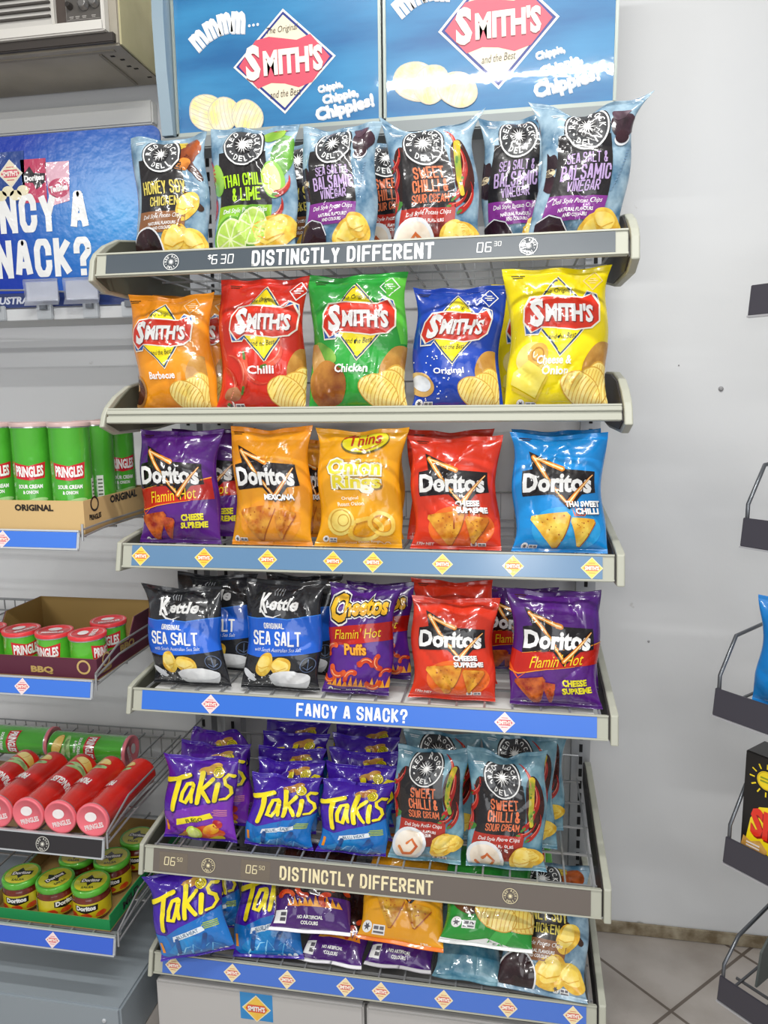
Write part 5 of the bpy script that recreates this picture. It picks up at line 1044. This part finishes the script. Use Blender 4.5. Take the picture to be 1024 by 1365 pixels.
for i in range(4): D.ell('pack_picture', 3, 'n#e8dcb0#f4ecd0~40', x - 3 + i * 2, y - 5 + (i % 2), 1.6, 1.2)
x, y = C(-.865, 1.940); D.poly('pack_picture', 1, 'f#c2365e', [(x - 3, y - 6), (x + 3, y - 6), (x + 3.4, y + 4), (x - 3.4, y + 4)]); D.poly('pack_picture', 2, 'f#221a24', [(x - 2.8, y + .6), (x - 1, y + 2.4), (x, y + .8), (x + 3, y + .6), (x + 2.8, y - 1.4), (x + .4, y - 3), (x - .4, y - 1.4), (x - 2.8, y - 1.2)]); D.text('pack_picture', 3, WH, 'Doritos', x, y - .3, 5.2, 1.4, 2, .05)
x, y = C(-.802, 1.930); D.poly('pack_picture', 1, 'f#e8b8c8', [(x - 2.6, y - 6), (x + 2.6, y - 5), (x + 3.2, y + 4), (x - 3.2, y + 4)]); D.ell('pack_picture', 2, 'f#c2486a', x, y - 2, 2.8, 2.2); D.text('pack_picture', 3, WH, 'Twisties', x, y - 2, 4.8, 1.6, 8, .05)
print_on(D, flat((0, -.0004, 0), (1, 0, 0), (0, 0, 1), .01, .0003), bd)
r = empty('top_rail_shelf', (-1.0, .3, 1.59), label='white metal top rail with dark blue strip under the blue poster', cat='rail')
b = MB(); b.box((-.45, 0, 0), (.46, .15, .012), 'm#c8cacc~.4', bev=.002); b.box((-.45, -.004, .0), (.46, .004, .026), 'm#c4c6c8~.4', bev=.001); b.build('rail', r)
b = MB(); b.box((-.45, .0, .03), (.455, .008, .062), 'm#28386e~.3'); o = b.build('strip', r); D = Art(); D.text('strip_text', 1, 'f#c8ccd8', 'AUSTRALIA', 14.6, 4.6, 13, 1.7, 0, .04, .2); print_on(D, flat((0, -.0003, 0), (1, 0, 0), (0, 0, 1), .01, .0003), r)
for x in (.10, .22, .335, .43):
    b = MB(); b.box((x - .02, -.01, .0), (x + .02, -.003, .034), 'm#b4b8bc~.35~.4', bev=.002); b.box((x - .008, -.016, .022), (x + .008, -.008, .036), 'm#70747a~.35~.6'); b.build('bracket', r)
b = MB(); b.tube([(-.45, -.012, .085), (.2, -.012, .066), (.46, -.012, .045)], .0022, WIRE, 5); b.build('wire', r)
for x0, lab in ((-.812, 'left clear plastic ticket holder hanging under the blue poster'), (-.714, 'right clear plastic ticket holder beside the top chip shelf')):
    r = empty('ticket_holder', (x0, .268, 1.625), label=lab, cat='ticket holder', group='clear ticket holders'); b = MB()
    b.prism([(.0, .052), (-.003, .048), (.002, .008), (-.004, -.006), (-.002, -.006), (.004, .008), (-.001, .047), (.002, .050)], 0, 0, .085, 't#e8ecf4'); b.build('sleeve', r)
    b = MB(); b.box((.004, .003, .004), (.081, .0042, .046), 'm#c0c2cc~.5'); b.build('backing_card', r)

# ------------------------------------------------------------------ window air conditioner, top left
r = empty('air_conditioner', (-.57, .33, 2.172), label='old window air conditioner unit jutting from the wall, top left corner', cat='air conditioner')
AW = .72
b = MB(); b.box((-AW, 0, 0), (-.004, .215, .42), 'w#a19a8c#b4ad9e~6~.6', bev=.004); b.box((-AW, .02, -.002), (-.03, .03, 0), 'm#968f80~.6'); b.box((-.075, .035, -.003), (-.068, .2, 0), 'm#8f887a~.6'); b.build('casing', r)
b = MB(); b.box((-.004, .0, .0), (0, .215, .42), 'w#b3ac84#c4bc94~7~.6'); b.build('side_panel', r)['label'] = 'yellowed side panel'
b = MB()
for x, y in ((-.045, .03), (-.037, .07), (-.03, .12), (-.022, .17), (-.05, .05), (-.04, .105)): b.box((x - .005, y - .003, -.0008), (x + .005, y + .003, .001), 'm#1c1814~.8')
b.build('vent_hole_row', r)
b = MB(); b.box((-AW, -.012, .002), (-.012, .0, .022), 'm#3a3430~.5', bev=.002); b.build('dark_strip', r)
b = MB(); b.box((-AW, -.022, .022), (-.028, 0, .045), 'm#dedbd4~.4', bev=.003); b.box((-.034, -.022, .022), (-.026, 0, .42), 'm#dedbd4~.4', bev=.002); b.box((-.150, -.022, .04), (-.144, 0, .42), 'm#d8d5ce~.4', bev=.002); b.build('front_frame', r)
b = MB(); b.box((-.118, -.014, .045), (-.034, 0, .24), 'm#57534f~.35'); cp = b.build('control_panel', r)
b = MB(); b.box((-.144, -.010, .045), (-.12, 0, .24), 'm#4a403a~.5'); b.box((-.12, -.012, .045), (-.118, 0, .24), 'm#a8a6a2~.3~.7'); b.build('recess', r)
D = Art(); 
for x in (-10.6, -9.2, -7.6, -5.4): D.rect('panel_lettering', 1, 'f#b8b4ae', x - .5, 5.6, x + .5, 5.75); D.rect('panel_lettering', 1, 'f#b8b4ae', x - .4, 5.3, x + .4, 5.42)
D.rect('panel_lettering', 1, 'f#a8a49e', -11.6, 5.0, -3.6, 5.08); print_on(D, flat((0, -.0143, 0), (1, 0, 0), (0, 0, 1), .01, .0003), cp)
for x, z, rr in ((-.108, .078, .006), (-.075, .079, .0105), (-.050, .082, .0105)):
    b = MB(); b.lathe([(rr * 1.2, 0), (rr * 1.2, .003), (rr, .004), (rr * .9, .012), (rr * .7, .013)], 'm#2e2a28~.3' if rr < .01 else 'm#8e8c8a~.25~.7', 20); o = b.build('knob', cp); o.location = (x, -.014, z); o.rotation_euler = (math.radians(90), 0, 0)
b = MB(); b.box((-AW, -.012, .045), (-.15, 0, .24), 'm#cfccc6~.4')
for i in range(7): b.box((-AW, -.018, .062 + i * .014), (-.156, -.011, .066 + i * .014), 'm#4a4642~.5')
b.build('grille', r)

# ------------------------------------------------------------------ angled snack rack at the right edge
RG = 'shelves of the angled rack'; DG = 'm#3b3940~.4'; RZ = [1.576, 1.201, .901, .624, .347]; RX = [.654, .664, .636, .668, .673]
RL = ['highest dark strip of the angled rack at the right edge', 'second dark fronted shelf of the angled rack, at mid height', 'dark fronted shelf of the angled rack holding the blue packet', 'dark fronted shelf of the angled rack holding the black snack box', 'empty lowest shelf of the angled rack above the tiles']
for z, x, lab in zip(RZ, RX, RL):
    r = empty('rack_shelf', (x, 0, z), (0, 0, math.radians(-45)), lab, 'shelf', RG); d = .30
    R = Matrix.Rotation(math.radians(-6), 3, 'X'); b = MB(); b.box((0, 0, -.048), (.8, .004, 0), 'm#3a3840~.35', R, (0, 0, 0), .001); b.box((0, -.002, -.051), (.8, .005, -.048), 'm#b8b8bc~.3~.5', R, (0, 0, 0)); b.build('front_strip', r)
    if z > 1.5: d = .10
    b = MB()
    for i in range(14): xx = .012 + i * .06; b.box((xx - .0018, .004, -.034), (xx + .0018, d, -.030), 'm#5a5c60~.35~.6')
    for y in (.06, d - .02): b.box((.0, y - .002, -.038), (.8, y + .002, -.034), 'm#5a5c60~.35~.6')
    b.build('wire_deck', r)
    if z < 1.5:
        b = MB(); b.tube([(.004, .006, -.03), (.004, .006, .022), (.004, .05, .085 if z > .5 else .06), (.004, d, .10)], .0035, 'm#6c6f74~.3~.7', 8); b.build('side_wire', r)
b = MB(); b.box((.20, .315, 0), (.24, .355, 1.9), 'm#5a5c60~.4~.4'); o = b.build('rack_post'); o.location = (.66, 0, 0); o.rotation_euler = (0, 0, math.radians(-45)); tag(o, 'grey upright post carrying the angled rack at the right edge', 'post')
b = MB(); b.prism([(.04, .335), (.30, .335), (.30, .60), (.05, .40)], 0, .045, .049, 'm#4e5452~.4'); o = b.build('rack_side_plate'); o.location = (.673, 0, 0); o.rotation_euler = (0, 0, math.radians(-45)); tag(o, 'dark green grey metal plate standing on the lowest angled rack shelf', 'plate')
# black snack boxes, blue packet
def snack_box(loc, label, h=.19):
    r = empty('snack_box', loc, (0, 0, math.radians(-45)), label, 'box', 'black snack boxes'); b = MB(); b.box((0, 0, 0), (.16, .06, h), 'm#1c1a1a~.35', bev=.002); b.build('carton', r)
    D = Art(); k = h * 100
    D.poly('front_print', 1, 'f#f4d81c', [(1.0, k * .14), (1.6, k * .36), (3.0, k * .5), (6, k * .56), (16, k * .6), (16, .4), (6, 1.0)]); D.text('front_print', 3, 'f#8c1410', 'SHAPES', 9.4, k * .33, 15, 5.4, 0, .06); D.text('front_print', 4, 'f#e0301c', 'SHAPES', 9.2, k * .345, 15, 5.4, 0, .05)
    D.ell('front_print', 2, 'f#f4d81c', 4.0, k * .78, 1.7); D.ring('front_print', 3, 'f#c8a81c', 4.0, k * .78, 1.5, 1.6)
    for i in range(12): a = i * math.pi / 6; D.stroke('front_print', 2, 'f#f4d81c', [(4 + 2.1 * math.cos(a), k * .78 + 2.1 * math.sin(a)), (4 + 3.0 * math.cos(a), k * .78 + 3.0 * math.sin(a))], .25)
    for j in (-.4, .2): D.rect('front_print', 3, 'f#8a9a1c', 2.9, k * .78 + j, 5.1, k * .78 + j + .3)
    D.poly('front_print', 4, 'n#d8a85a#c08a3c~60', [(.2, 1.0), (.6, 3.2), (2, 2.6), (3.6, 3.4), (5, 2.0), (4.4, .4), (2, .1)]); 
    for j in range(3): D.rect('front_print', 5, 'f#f4e8e0', 1.2, .9 + j * .6, 3.6, 1.2 + j * .6)
    D.ell('front_print', 2, 'n#c8923c#e0b058~40', 9, k * .93, 5, 1.1); print_on(D, flat((0, -.0004, 0), (1, 0, 0), (0, 0, 1), .01, .0003), r)
s2 = 2 ** -.5
def rk(x0, a, d, z): return (x0 + (a + d) * s2, (-a + d) * s2, z)
snack_box(rk(.668, .012, .028, .5955), 'black snack box with yellow sun and red letters, front of the angled rack')
snack_box(rk(.668, .03, .110, .5955), 'black snack box standing behind the front one on the angled rack', .215)
for nm, loc, lab, hh in (('snack_packet', rk(.636, .122, .060, .8735), 'blue snack packet at the right edge on the angled rack', .19),):
    f = bag_surface(.17, hh, .06, 9, .02, .02, 0, 0, 8)
    bag('plainrock', nm, loc, .17, hh, 4, lab, None, 9, yaw=-45, film='n#1a86d4#1070bc~6')
